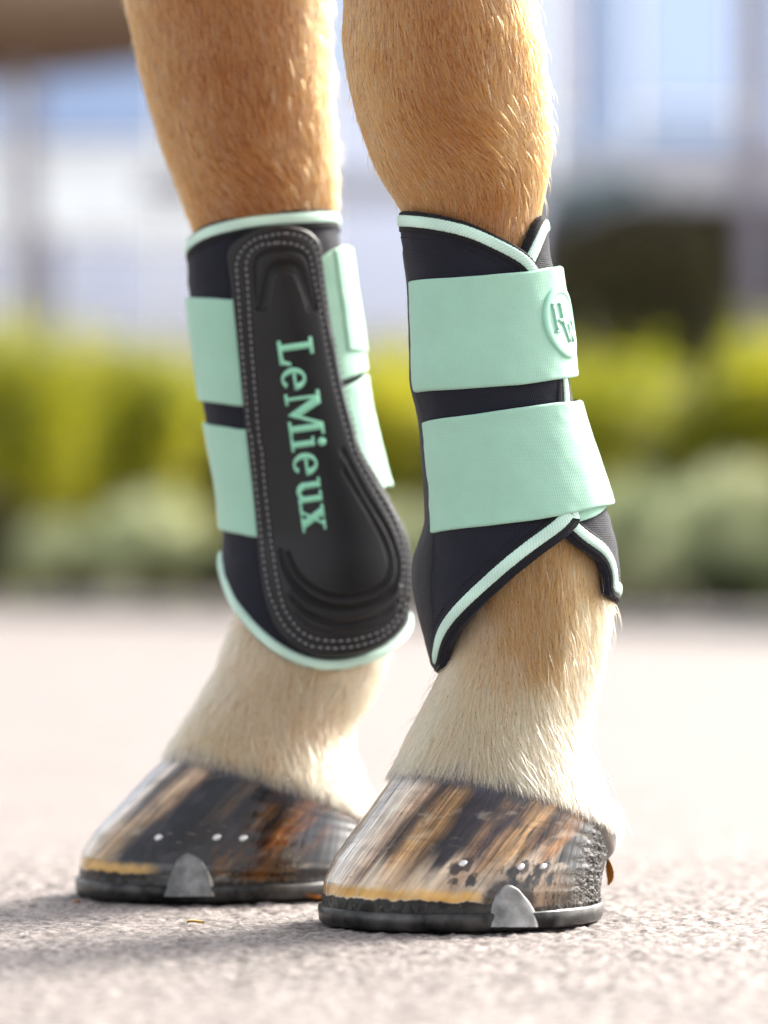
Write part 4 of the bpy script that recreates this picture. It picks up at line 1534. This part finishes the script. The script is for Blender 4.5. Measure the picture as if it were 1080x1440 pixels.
def shell_mesh(surf, psi_s, span, top, bot, mat, parent, n=300, m=110):
    """fabric shell from a free edge right round the leg; top/bot are (psi,z) paths"""
    s = np.linspace(0, 1, n)
    s = np.where(s < 0.5, 0.5 * (s * 2) ** 1.2, s)
    def edge(P):
        P = np.asarray(P)
        ss = (psi_s(P[:, 1]) - P[:, 0]) / span
        o = np.argsort(ss)
        return np.interp(s, ss[o], P[o, 1])
    zt, zb = edge(top), edge(bot)
    t = np.linspace(0, 1, m)
    Z = zb[:, None] + (zt - zb)[:, None] * t[None]
    PSI = psi_s(Z) - s[:, None] * span
    H = np.zeros_like(Z)
    # folded-in rims top and bottom
    def fold(col, h):
        return col, h
    Z = np.hstack([Z[:, :1] + 0.0004, Z[:, :1], Z, Z[:, -1:], Z[:, -1:] - 0.0004])
    PSI = np.hstack([PSI[:, :1], PSI[:, :1], PSI, PSI[:, -1:], PSI[:, -1:]])
    H = np.hstack([np.full((n, 1), -.0045), np.full((n, 1), -.0012), H, np.full((n, 1), -.0012), np.full((n, 1), -.0045)])
    H[0, :] = -0.003
    H[:, 2:-2] += 0.0008 * N1.fbm(PSI[:, 2:-2] * 2.5, Z[:, 2:-2] * 110, 0, 3)
    return patch('shell', surf, PSI, Z, H, mat, parent)


# ---- boot on the nearer leg
boot_n = empty('horse_boot', (0.055, 0.0, 0.09),
               'black and mint boot with two wide straps and round emblem, on the nearer foreleg', 'horse boot', 'pair of horse boots')
NS = Surf(NEAR, [(280, 565, 764, 1.15), (300, 563, 766, 1.15), (320, 563, 769, 1.15), (340, 564, 773, 1.15), (370, 571, 778, 1.15), (400, 578, 783, 1.17), (450, 579, 790, 1.2), (500, 580, 797, 1.2), (545, 580, 803, 1.2),
                 (565, 588, 807, 1.2), (600, 597, 817, 1.2), (650, 600, 834, 1.18), (700, 604, 850, 1.15), (740, 605, 863, 1.13), (770, 602, 869, 1.1), (800, 600, 872, 1.1),
                 (840, 600, 870, 1.1), (880, 602, 866, 1.1), (947, 614, 860, 1.1), (980, 616, 858, 1.1)], width=26)
seam = near_front(NS, [(753, 378), (777, 450), (792, 540), (797, 600), (803, 680), (812, 730)])
o_ = np.argsort(seam[:, 1])
seam = seam[o_]


def psi_s_n(z):
    return np.interp(z, seam[:, 1], seam[:, 0])


def off_n(psi, z):
    d = psi_s_n(z) - psi
    return 0.0024 * (1 - sstep(0.05, 0.75, d)) * (d > -0.6) + 0.0 * psi


NSO = OffSurf(NS, off_n)
SPAN_N = TAU + 0.32
top_l = near_front(NS, [(753, 379), (748, 369), (736, 355), (714, 340), (686, 325), (658, 313), (616, 303), (585, 299), (570, 298)])
top_r = near_front(NS, [(762, 306), (754, 320), (746, 336), (738, 352), (731, 364), (722, 376)])
top_r[:, 0] -= TAU
back_t = np.array([[-math.pi - 0.2, zat(NEAR, 297)], [-math.pi - 1.0, zat(NEAR, 297)], [-math.pi - 2.0, zat(NEAR, 299)], [-TAU, zat(NEAR, 302)]])
top_n = np.vstack([top_l, back_t, top_r])
bot_l = near_front(NS, [(812, 731), (809, 738), (796, 753), (765, 777), (730, 805), (698, 833), (667, 861), (642, 888), (627, 914), (619, 940)])
bot_r = near_front(NS, [(857, 838), (854, 806), (846, 790), (831, 779), (812, 767), (798, 754), (786, 743), (776, 735)])
bot_r[:, 0] -= TAU
back_b = np.array([[-math.pi - 0.05, zat(NEAR, 949)], [-math.pi - 0.5, zat(NEAR, 940)], [-math.pi - 1.1, zat(NEAR, 905)], [-math.pi - 1.9, zat(NEAR, 880)], [-math.pi - 2.6, zat(NEAR, 868)], [-TAU + 0.05, zat(NEAR, 850)]])
bot_n = np.vstack([bot_l, back_b, bot_r])
shell_mesh(NSO, psi_s_n, SPAN_N, top_n, bot_n, M['neoprene'], boot_n)
RN = 0.0385
# bindings and mint trims (travel goes towards decreasing psi: "left" of travel is down)
strip('binding', NSO, inset(top_n, RN, 0.0052), 0.0112, 0.0009, M['binding'], boot_n, base=-0.003, serr=0.0004)
strip('trim', NSO, inset(top_n, RN, 0.0045), 0.0062, 0.0018, M['webbing'], boot_n, base=0.0, serr=0.00035)
strip('binding', NSO, inset(bot_n, RN, -0.0060), 0.0120, 0.0009, M['binding'], boot_n, base=-0.003, serr=0.0004)
strip('trim', NSO, inset(bot_n, RN, -0.0064), 0.0062, 0.0018, M['webbing'], boot_n, base=0.0, serr=0.00035)
seam_path = seam.copy()
sp_in = inset(seam_path, RN, 0.0028)
sp_in2 = inset(seam_path, RN, 0.0046)
strip('binding', NSO, sp_in2, 0.0100, 0.0007, M['binding'], boot_n, base=-0.002, serr=0.0004)
strip('trim', NSO, sp_in, 0.0046, 0.0014, M['webbing'], boot_n, base=0.0, serr=0.0003)
stitch_mesh('stitching', NSO, [(inset(top_n[:12], RN, 0.0128), 0), (inset(bot_n[:14], RN, -0.0135), 0)], M['black_thread'], boot_n, length=0.0018, gap=0.0009, rad=0.00028, lift=0.0)


def strap(name, surf, top, bot, p0, p1, H, offn, parent, mat=None, label=None, ncol=160, nrow=34, lift_end=0.0):
    """wide elastic strap between two (psi,z) curves"""
    top, bot = np.asarray(top), np.asarray(bot)
    top, bot = top[np.argsort(top[:, 0])], bot[np.argsort(bot[:, 0])]
    ps = p0 + (p1 - p0) * np.interp(np.linspace(0, 1, ncol), [0, .02, .98, 1], [0, .004, .996, 1])
    def cv(P):
        z = np.interp(ps, P[:, 0], P[:, 1])
        lo, hi = ps < P[0, 0], ps > P[-1, 0]
        s0 = (P[1, 1] - P[0, 1]) / (P[1, 0] - P[0, 0] + 1e-6)
        s1 = (P[-1, 1] - P[-2, 1]) / (P[-1, 0] - P[-2, 0] + 1e-6)
        z[lo] = P[0, 1] + np.clip(s0, -.02, .02) * (ps[lo] - P[0, 0])
        z[hi] = P[-1, 1] + np.clip(s1, -.02, .02) * (ps[hi] - P[-1, 0])
        k = np.hanning(15)[1:-1]
        k /= k.sum()
        zp = np.concatenate([np.repeat(z[:1], 6), z, np.repeat(z[-1:], 6)])
        return np.convolve(zp, k, 'valid')
    zt, zb = cv(top), cv(bot)
    t = np.interp(np.linspace(0, 1, nrow), [0, .06, .12, .5, .88, .94, 1], [0, .006, .03, .5, .97, .994, 1])
    Z = zb[:, None] + (zt - zb)[:, None] * t[None]
    PSI = np.repeat(ps[:, None], nrow, 1)
    R = float(np.mean(surf.par(Z)[2]))
    w = float(np.mean(zt - zb))
    pr = edge_profile(t, w, 0.0009)[None, :] * edge_profile((ps - p0) / (p1 - p0), (p1 - p0) * R, 0.0009)[:, None]
    Hh = offn(PSI, Z) + (-0.0006 + (H + 0.0006) * pr)
    Hh = Hh + pr * (0.0007 * N2.fbm(PSI * 2.2 + 4, Z * 45, 3.3, 3) + 0.00012 * N3(PSI * 9, Z * 300, 0))
    o = patch(name, surf, PSI, Z, Hh, mat or M['strap'], parent)
    if label:
        o['label'] = label
    return o


def so_n(psi, z):
    d = psi_s_n(z) - psi
    return 0.0031 * (1 - sstep(0.2, 1.3, d)) + 0.0004


s1t = near_front(NS, [(582, 393), (630, 390), (676, 387), (739, 382), (770, 376)], .003)
s1b = near_front(NS, [(584, 551), (630, 548), (676, 545), (735, 541), (780, 534)], .003)
s1t = np.vstack([s1t, [[0.0, zat(NEAR, 371)]]])
s1b = np.vstack([s1b, [[0.0, zat(NEAR, 526)]]])
strap('strap', NS, s1t, s1b, -math.pi + 0.18, 0.42, 0.0016, so_n, boot_n, label='upper mint strap carrying the round emblem')
s2t = near_front(NS, [(602, 590), (640, 585), (666, 582), (723, 574), (780, 566)], .003)
s2b = near_front(NS, [(611, 748), (680, 740), (749, 732), (812, 720), (838, 713)], .003)
s2t = np.vstack([s2t, [[0.0, zat(NEAR, 560)]]])
s2b = np.vstack([s2b, [[0.0, zat(NEAR, 706)]]])
strap('strap', NS, s2t, s2b, -math.pi + 0.16, 0.42, 0.0016, so_n, boot_n, label='lower plain mint strap')
bt = near_front(NS, [(790, 712), (830, 705)], .002)
bb = near_front(NS, [(800, 738), (838, 727), (851, 716)], .002)
strap('strap_backing', NS, bt, bb, near_front(NS, [(798, 725)])[0, 0], 0.1, 0.0010, lambda p, z: 0.0012 + 0 * p, boot_n, nrow=16, ncol=50, mat=M['strap'])

# strike pad seen edge-on, wrapped round the far side
pr_ = np.array([(345, 1), (370, 4), (400, 6), (500, 5), (545, 5), (565, 6), (600, 8), (650, 8), (700, 8), (735, 8), (755, 13), (785, 21), (815, 22), (850, 17), (890, 10), (930, 7), (950, 4)], float)
ncol, nrow = 90, 240
t = np.linspace(0, 1, nrow)
pyy = 346 + (946 - 346) * t
Zr = CAMH + (HOR - pyy) * (2 + NEAR.y0) / F
hv = np.interp(pyy, pr_[:, 0], pr_[:, 1]) * 2.0 / F
k = np.hanning(13)[1:-1]
k /= k.sum()
hv = np.convolve(np.concatenate([np.repeat(hv[:1], 5), hv, np.repeat(hv[-1:], 5)]), k, 'valid')
q = np.interp(np.linspace(0, 1, ncol), [0, .08, .92, 1], [0, .02, .98, 1])
narrow = np.sqrt(np.clip(1 - (np.abs(t - 0.5) * 2) ** 10, 0, 1))
pc = -math.pi - 0.95
half = 1.24 * (0.82 + 0.18 * narrow) * (0.9 + 0.1 * sstep(0.3, 0.6, t))
PSI = pc + half[:, None] * (1 - 2 * q[None])
Z2 = np.repeat(Zr[:, None], ncol, 1)
ep = edge_profile(q, 0.09, 0.004)[None, :] * edge_profile(t, 0.21, 0.004)[:, None]
Hp = -0.001 + (0.0010 + hv[:, None] + 0.0002 * N1.fbm(PSI * 20, Z2 * 500, 0, 2)) * ep
patch('strike_pad', NS, PSI, Z2, Hp, M['leather'], boot_n)

# round rubber badge
bp, bz = NS.inv(np.array([785.0]), np.array([452.0]), .0045)
bp, bz = -0.47, float(bz[0])
RB = float(NS.par(bz)[2]) + 0.004
rr = np.array([0, .2, .4, .6, .74, .78, .80, .83, .86, .92, .965, .99, 1.0, 1.0]) * 0.0181
hh = np.array([.0007, .0007, .0007, .0007, .0007, .0007, .0011, .0013, .0013, .0013, .0012, .0009, .0004, -.0008])
th = np.arange(97) / 96 * TAU
U = rr[:, None] * np.cos(th)[None]
Vv = rr[:, None] * np.sin(th)[None]
TILT = 0.10


def badge_pt(U, V, h):
    cu_, sv = math.cos(TILT), math.sin(TILT)
    u2, v2 = U * cu_ - V * sv, U * sv + V * cu_
    ps_ = bp + u2 / RB
    z_ = bz + v2
    return NS.pt(ps_, z_, so_n(ps_, z_) + 0.0016 + h)


BP = badge_pt(U, Vv, np.repeat(hh[:, None], 97, 1))
badge = mesh_np('badge', BP.reshape(-1, 3), gridq(len(rr), 97), mat=M['badge'], parent=boot_n)


def poly_mesh(name, polys, fn, h0, h1, mat, parent):
    """extruded flat glyph polygons; fn maps (x,y,h)->world"""
    V, T = [], []
    for k_, pg in enumerate(polys):
        pg = np.array(pg, float)
        ar = np.sum(pg[:, 0] * np.roll(pg[:, 1], -1) - np.roll(pg[:, 0], -1) * pg[:, 1])
        if ar < 0:
            pg = pg[::-1]
        # refine edges so the glyph follows the curve
        R_ = []
        for a, b in zip(pg, np.roll(pg, -1, 0)):
            m_ = max(1, int(np.hypot(*(b - a)) / fn.step))
            for j in range(m_):
                R_.append(a + (b - a) * j / m_)
        pg = np.array(R_)
        n_ = len(pg)
        base = sum(len(v) for v in V)
        hk = h1 + k_ * fn.eps
        V.append(fn(pg[:, 0], pg[:, 1], hk))
        V.append(fn(pg[:, 0], pg[:, 1], h0))
        for tri in tessellate_polygon([[Vector((p[0], p[1], 0)) for p in pg]]):
            a, b, c = [base + i for i in tri]
            pa, pb, pc_ = pg[tri[0]], pg[tri[1]], pg[tri[2]]
            cr = (pb[0] - pa[0]) * (pc_[1] - pa[1]) - (pb[1] - pa[1]) * (pc_[0] - pa[0])
            T.append([a, b, c] if cr > 0 else [a, c, b])
        for i in range(n_):
            j = (i + 1) % n_
            T.append([base + i, base + n_ + i, base + n_ + j])
            T.append([base + i, base + n_ + j, base + j])
    return mesh_np(name, np.vstack(V), T=np.array(T), mat=mat, parent=parent, smooth=False)


class Map:
    def __init__(s, f, step, eps):
        s.f, s.step, s.eps = f, step, eps

    def __call__(s, x, y, h):
        return s.f(np.asarray(x), np.asarray(y), h)


def stroke(x0, y0, x1, y1, w, w1=None):
    w1 = w if w1 is None else w1
    d = np.array([x1 - x0, y1 - y0], float)
    d /= np.hypot(*d)
    n_ = np.array([-d[1], d[0]])
    a, b = np.array([x0, y0]), np.array([x1, y1])
    return [a + n_ * w / 2, a - n_ * w / 2, b - n_ * w1 / 2, b + n_ * w1 / 2]


def rect(x0, x1, y0, y1):
    return [(x0, y0), (x1, y0), (x1, y1), (x0, y1)]


bm_ = Map(lambda x, y, h: badge_pt((x - 1.2) * 0.001, y * 0.001, np.full(np.shape(x), h)), 2.0, 0.00004)
for nm, polys in (('H', [rect(-9.2, -7.2, -4, 9), rect(-10.3, -6.1, -4.9, -3.9), rect(-10.3, -6.1, 8.8, 9.8), rect(-2.6, -0.6, 0, 9.0), rect(-3.7, 0.5, 8.8, 9.8), rect(-7.4, -0.5, 0.2, 1.6)]),
                  ('W', [stroke(-1.6, -0.6, 2.0, -10.2, 2.0), stroke(1.8, -10.0, 4.4, -1.2, 1.3), stroke(4.2, -1.2, 7.2, -10.2, 2.0), stroke(7.0, -10.0, 9.6, -0.6, 1.3), rect(-3.4, 0.4, -0.8, 0.2), rect(7.8, 11.4, -0.8, 0.2)])):
    lt = poly_mesh('letter', polys, bm_, 0.0003, 0.0015, M['badge'], None)
    lt.parent = badge

# ---- boot on the farther leg
boot_f = empty('horse_boot', (-0.04, 0.17, 0.09),
               'black and mint boot showing its lettered strike pad, on the farther foreleg', 'horse boot', 'pair of horse boots')
FS = Surf(FAR, [(280, 270, 472, 1.12), (300, 266, 474, 1.12), (325, 264, 476, 1.12), (356, 264, 480, 1.12), (400, 265, 486, 1.15), (456, 270, 495, 1.15), (519, 278, 503, 1.15), (565, 284, 510, 1.15), (610, 293, 520, 1.15),
                (660, 303, 532, 1.12), (700, 310, 545, 1.1), (758, 314, 560, 1.1), (797, 310, 570, 1.1), (825, 310, 574, 1.1), (860, 310, 576, 1.1), (900, 310, 576, 1.1), (945, 312, 572, 1.1), (980, 312, 572, 1.1)], width=26)


def psi_s_f(z):
    return 1.75 + 0 * np.asarray(z)


def fw(pts, off=0.0):
    return near_front(FS, pts, off)


def zf(py):
    return CAMH + (HOR - py) * 2.16 / F


top_f = np.vstack([[[1.75, zf(305)], [1.2, zf(300)], [0.6, zf(297)], [0.1, zf(296)]],
                   fw([(470, 295), (440, 295), (400, 297), (356, 301), (320, 308), (290, 317), (272, 328)]),
                   [[-math.pi, zf(338)], [-math.pi - 0.5, zf(336)], [-math.pi - 1.2, zf(318)], [1.75 - TAU - .0, zf(305)]]])
bot_f = np.vstack([[[1.75, zf(852)], [1.2, zf(858)], [0.6, zf(866)], [0.1, zf(878)]],
                   fw([(572, 895), (560, 909), (541, 924), (506, 937), (471, 943), (436, 940), (401, 927), (366, 903), (340, 874), (322, 845), (314, 820)]),
                   [[-math.pi, zf(792)], [-math.pi - 0.4, zf(788)], [-math.pi - 1.0, zf(820)], [1.75 - TAU, zf(852)]]])
shell_mesh(FS, psi_s_f, TAU, top_f, bot_f, M['neoprene'], boot_f)
RF = 0.043
strip('binding', FS, inset(top_f, RF, 0.0055), 0.0115, 0.0009, M['binding'], boot_f, base=-0.003)
strip('trim', FS, inset(top_f, RF, 0.0042), 0.0062, 0.0017, M['webbing'], boot_f, base=0.0, serr=0.0003)
strip('trim', FS, inset(bot_f, RF, -0.0030), 0.0062, 0.0020, M['webbing'], boot_f, base=-0.002, serr=0.0003)


def so_f(psi, z):
    return 0.0006 + 0.0034 * sstep(0.35, 0.95, np.cos(psi))


f1t = np.vstack([[[-math.pi, zf(415)]], fw([(300, 419), (324, 422), (420, 385), (466, 352), (484, 344)], .004), [[0.1, zf(341)]]])
f1b = np.vstack([[[-math.pi, zf(561)]], fw([(300, 567), (337, 572), (420, 556), (486, 534), (508, 524)], .004), [[0.1, zf(518)]]])
strap('strap', FS, f1t, f1b, -math.pi - 0.9, 0.5, 0.0016, so_f, boot_f, label='upper mint strap passing beneath the strike pad')
f2t = np.vstack([[[-math.pi, zf(592)]], fw([(312, 600), (340, 605), (420, 580), (488, 543), (512, 528)], .004), [[0.1, zf(522)]]])
f2b = np.vstack([[[-math.pi, zf(743)]], fw([(330, 751), (357, 757), (440, 735), (520, 694), (545, 682)], .004), [[0.1, zf(683)]]])
strap('strap', FS, f2t, f2b, -math.pi - 0.9, 0.5, 0.0016, so_f, boot_f, label='lower mint strap passing beneath the strike pad')
ft = np.vstack([fw([(462, 354), (484, 346)], .005), [[0.1, zf(343)]]])
fb = np.vstack([fw([(478, 492), (500, 494)], .005), [[0.1, zf(491)]]])
strap('strap_end', FS, ft, fb, fw([(468, 420)])[0, 0], 0.52, 0.0013, lambda p, z: so_f(p, z) + 0.0017, boot_f, ncol=60)

# strike pad facing the camera
OUT = np.array([(397, 314), (374, 317), (346, 326), (327, 338), (318, 350), (316, 368), (322, 414), (335, 547), (342, 618), (350, 688), (357, 758), (365.5, 829), (380, 876), (401, 903), (429, 919),
                (457, 926), (499, 923), (541, 909), (570, 884), (582, 846), (584, 797), (578, 755), (559, 713), (538, 674), (513, 632), (498, 590), (486, 544), (476, 491), (465, 421), (455, 350), (448, 333), (430, 320)], float)
OUTC = np.vstack([OUT, OUT[:1]])
# smooth closed outline
Qd = resample(np.vstack([OUT[-3:], OUT, OUT[:3]]), step=2.0)
lo_i = np.argmin(np.hypot(*(Qd[:200] - OUT[0]).T))
hi_i = len(Qd) - 200 + np.argmin(np.hypot(*(Qd[-200:] - OUT[0]).T))
POLY = Qd[lo_i:hi_i + 1]
yt, yb = POLY[:, 1].min() + 0.3, POLY[:, 1].max() - 0.3


def row_span(y):
    a, b = POLY[:-1], POLY[1:]
    m_ = (a[:, 1] - y) * (b[:, 1] - y) <= 0
    a, b = a[m_], b[m_]
    t_ = (y - a[:, 1]) / (b[:, 1] - a[:, 1] + 1e-9)
    x = a[:, 0] + t_ * (b[:, 0] - a[:, 0])
    return x.min(), x.max()


PS_ = Surf(FAR, [(280, 255, 482, 1.12), (300, 253, 484, 1.12), (356, 254, 488, 1.12), (400, 256, 493, 1.15), (456, 262, 502, 1.15), (519, 271, 513, 1.15), (565, 278, 524, 1.15), (610, 286, 540, 1.15),
                 (660, 294, 560, 1.12), (700, 300, 576, 1.1), (758, 305, 594, 1.1), (797, 302, 600, 1.1), (860, 300, 600, 1.1), (900, 300, 596, 1.1), (945, 300, 590, 1.1), (980, 300, 590, 1.1)], width=26)
# keep its front only just proud of the shell
PS_.b = np.interp(PS_.z, FS.z, FS.b) + 0.0012
PS_.cy = np.interp(PS_.z, FS.z, FS.cy) - 0.0004
PS_.e = np.interp(PS_.z, FS.z, FS.e)
nr, ncl = 420, 190
tt = 0.5 - 0.5 * np.cos(np.linspace(0, 1, nr) * math.pi)
tt = 0.75 * np.linspace(0, 1, nr) + 0.25 * tt
ys = yt + (yb - yt) * tt
cq_ = 0.5 - 0.5 * np.cos(np.linspace(0, 1, ncl) * math.pi)
cq_ = 0.7 * np.linspace(0, 1, ncl) + 0.3 * cq_
PX = np.empty((nr, ncl))
for i, y in enumerate(ys):
    a, b = row_span(y)
    PX[i] = a + (b - a) * cq_
PY = np.repeat(ys[:, None], ncl, 1)
D = dist_poly(PX, PY, POLY)
TP = 0.0046
H = -0.0035 + (TP + 0.0035) * np.sqrt(np.clip(1 - (1 - np.clip(D / 6.5, 0, 1)) ** 2, 0, 1))
st_out = np.array([(402, 328), (381, 331), (356, 338), (338.5, 354), (332, 372), (333, 396), (340, 491), (349, 597), (353, 618), (362, 705), (372.6, 804), (383, 846), (401, 881), (429, 905), (457, 911), (499, 909), (538, 895), (563, 869), (573, 845)], float)
st_out_r = np.array([(402, 328), (423, 332), (440, 343), (447, 361), (451, 385), (458, 428), (466, 465), (476, 505), (486, 554), (497, 597), (506, 635), (527, 672), (548, 705), (563, 736), (571, 765), (575, 800), (573, 845)], float)
st_in = np.array([(388, 341.6), (367, 345), (352.6, 354), (345.5, 370), (347, 396), (353, 491), (363, 611), (367, 633), (374, 705), (383, 776), (394, 839), (411, 875), (436, 896), (471, 901), (506, 898), (541, 884), (561, 862)], float)
st_in_r = np.array([(388, 341.6), (412, 343), (430, 352), (437, 368), (442, 396), (450, 435), (457, 477), (465, 519), (477, 568.5), (489, 611), (499, 642), (520, 679), (541.5, 716), (555.6, 743), (563, 768), (567, 800), (561, 862)], float)
grooves = [
    (st_out, 2.6, .0006), (st_out_r, 2.6, .0006), (st_in, 2.6, .0006), (st_in_r, 2.6, .0006),
    ([(404, 779), (418, 808), (443, 829), (471, 839), (506, 837), (538, 822), (549, 800), (546, 776), (531, 741), (506, 698), (485, 663)], 3.2, .0015),
    ([(394, 776), (404, 808), (429, 839), (457, 852), (489, 856), (527, 847), (553, 825), (560, 800), (556, 776), (541, 741), (513, 695), (482, 635)], 3.4, .0015),
    ([(411, 843), (436, 866), (471, 877), (506, 875), (538, 865), (559, 846)], 3.4, .0014),
    ([(415, 862), (436, 882), (471, 891), (506, 888), (541, 878), (556, 864)], 2.4, .0008),
    ([(367, 431), (372, 405), (377, 384), (386, 374), (400, 371), (415, 374), (423, 384), (431, 405), (439, 431)], 4.2, .0019),
    ([(361, 434), (358, 400), (359, 372), (368, 358), (392, 352), (420, 355), (433, 368), (440, 400), (445, 434)], 2.6, .0012),
    ([(375, 434), (380, 405), (384, 388), (394, 381), (410, 383), (418, 392), (425, 410), (433, 435)], 1.8, .0006),
    ([(361, 434), (375, 436)], 2.0, .0010), ([(433, 436), (445, 434)], 2.0, .0010)]
for P_, wd, dp in grooves:
    P_ = resample(np.array(P_, float), step=3.0)
    dd = dist_poly(PX, PY, P_)
    H = H - dp * np.exp(-(dd / wd) ** 2) * (D > 4)
# ridges between the grooves stand proud
for P_, wd, dp in [([(399, 778), (411, 808), (436, 834), (464, 846), (498, 847), (533, 834), (551, 813), (553, 790), (548, 765), (532, 733), (508, 692), (484, 648)], 3.0, .0010),
                   ([(406, 832), (432, 856), (470, 867), (508, 865), (545, 848), (562, 826)], 4.0, .0010)]:
    dd = dist_poly(PX, PY, resample(np.array(P_, float), step=3.0))
    H = H + dp * np.exp(-(dd / wd) ** 2)
PSI, Z = PS_.inv(PX, PY, 0.004)
pad = patch('strike_pad', PS_, PSI, Z, H, M['rubber'], boot_f)


def px_path(pts):
    P_ = resample(np.array(pts, float), step=4.0)
    a, b = PS_.inv(P_[:, 0], P_[:, 1], .004)
    return np.stack([a, b], 1)


st = stitch_mesh('stitching', PS_, [(px_path(q_), TP - 0.0003) for q_ in (st_out, st_out_r, st_in, st_in_r)], M['thread'], None,
                 length=0.0022, gap=0.0015, rad=0.00044, lift=0.0002)
st.parent = pad

# lettering down the pad
TB = np.array([388.0, 478.0])
TD = np.array([36.5, 267.0]) / 269.5
TN = np.array([267.0, -36.5]) / 269.5


def pad_pt(x, y, h):
    px = TB[0] + TD[0] * x + TN[0] * y
    py = TB[1] + TD[1] * x + TN[1] * y
    a, b = PS_.inv(px, py, .005)
    return PS_.pt(a, b, np.full(np.shape(px), h))


pm = Map(pad_pt, 6.0, 0.00003)


def arc(cx, cy, rx, ry, a0, a1, n_=26):
    a = np.radians(np.linspace(a0, a1, n_))
    return [(cx + rx * math.cos(q_), cy + ry * math.sin(q_)) for q_ in a]


def ring_seg(cx, cy, ro, ri, a0, a1, dxi=0.0, n_=30):
    """thick-thin bowl: outer ellipse minus inner ellipse over an angular range"""
    return arc(cx, cy, ro[0], ro[1], a0, a1, n_) + arc(cx + dxi, cy, ri[0], ri[1], a1, a0, n_)


def glyph_L(x):
    return [rect(x + 6.5, x + 15.5, 0, 50), rect(x, x + 24, 45.5, 50), [(x, 0), (x + 34, 0), (x + 37, 16), (x + 33, 16), (x + 28, 5.5), (x, 5)]]


def glyph_e(x):
    return [ring_seg(x + 16, 16.5, (16, 17.5), (7.3, 14.2), 0, 318, -0.5), rect(x + 8, x + 30.8, 16.2, 20), [(x + 22.3, 18), (x + 22, 24), (x + 28.5, 27), (x + 32, 18)]]


def glyph_M(x):
    return [rect(x + 5.5, x + 10, 2, 48), rect(x, x + 16, 0, 4.2), rect(x - 1, x + 10, 45.8, 50), [(x + 4, 50), (x + 18, 50), (x + 36, 13), (x + 30, 1)],
            [(x + 30, 1), (x + 35, 13), (x + 50, 48), (x + 50, 50), (x + 45, 50), (x + 28, 8)], rect(x + 46, x + 55, 2, 50), rect(x + 39, x + 62, 0, 4.2), rect(x + 50, x + 62, 45.8, 50)]


def glyph_i(x):
    return [rect(x + 5, x + 13.5, 1, 34), rect(x, x + 19, 0, 4), [(x, 30.5), (x + 6, 30.5), (x + 6, 34), (x, 34)], arc(x + 9.3, 44.5, 6, 6, 0, 350, 20)]


def glyph_u(x):
    return [rect(x + 4.5, x + 13, 9, 34), rect(x - 1, x + 9, 30.6, 34), arc(x + 17, 11, 13, 12, 180, 330, 16) + arc(x + 19, 11.5, 5, 6.5, 330, 180, 14),
            rect(x + 24, x + 32.5, 1, 34), rect(x + 17.5, x + 27, 30.6, 34), [(x + 27, 0), (x + 38, 0), (x + 38, 3.6), (x + 30, 4.5)]]


def glyph_x(x):
    return [[(x + 2, 33), (x + 14, 33), (x + 32, 1), (x + 20, 1)], [(x + 25.5, 33), (x + 30, 33), (x + 8.5, 1), (x + 4, 1)], rect(x - 1, x + 18, 30.4, 34), rect(x + 20.5, x + 35, 30.4, 34),
            rect(x - 1, x + 14, 0, 3.6), rect(x + 15.5, x + 36, 0, 3.6)]


for polys in (glyph_L(2), glyph_e(42), glyph_M(78), glyph_i(141), glyph_e(163), glyph_u(200), glyph_x(238)):
    lt = poly_mesh('letter', polys, pm, TP - 0.0004, TP + 0.0006, M['letter'], None)
    lt.parent = pad

# children that were built in world space under meshes that already sit in world space
for o in list(COL.objects):
    if o.parent is not None and o.parent.type == 'MESH' and o.parent.name.startswith(('hoof', 'badge', 'strike_pad')):
        o.location = (0, 0, 0)
        # their parent mesh carries location = -empty.location, its vertices are world vertices, so are theirs

# ------------------------------------------------------------------ small things on the ground
def scrap(name, px, py, Y, size, mat, label, cat, rz=0.3, up=False):
    d = 2 + Y
    x = (px - 540) * d / F
    z = CAMH + (HOR - py) * d / F if up else 0.001
    n_ = 7
    V = []
    for i in range(n_):
        a = i / (n_ - 1)
        w = math.sin(a * math.pi) ** 0.7 * size * 0.28 + 0.0002
        for s_ in (-1, 0, 1):
            V.append([(a - .5) * size, s_ * w, size * 0.04 * math.sin(a * 5) + abs(s_) * 0.1 * size + 0.0008])
    V = np.array(V)
    if up:
        V = V[:, [2, 1, 0]]
    c_, s_ = math.cos(rz), math.sin(rz)
    V = np.stack([V[:, 0] * c_ - V[:, 1] * s_, V[:, 0] * s_ + V[:, 1] * c_, V[:, 2]], -1)
    Vb = V - [0, 0, 0.0004]
    Q = np.vstack([gridq(n_, 3), gridq(n_, 3, off=len(V))[:, ::-1]])
    o = mesh_np(name, np.vstack([V, Vb]), Q, mat=mat)
    o.location = (x, Y, z)
    return tag(o, label, cat)


scrap('leaf_scrap', 852, 1226, 0.035, 0.013, M['orange'], 'small orange scrap of dry leaf caught at the heel of the nearer hoof', 'leaf', 0.5, up=True)
scrap('leaf_scrap', 275, 1302, -0.03, 0.009, M['straw'], 'tiny pale yellow scrap on the pavement left of the nearer hoof', 'leaf', 0.2)
scrap('leaf_scrap', 108, 1273, 0.09, 0.006, M['orange'], 'tiny orange fleck on the pavement by the toe of the farther hoof', 'leaf', 0.9)
scrap('leaf_scrap', 436, 1266, 0.12, 0.012, M['orange'], 'small orange-brown flake on the pavement between the two hooves', 'leaf', 0.1)
bpy.context.view_layer.update()
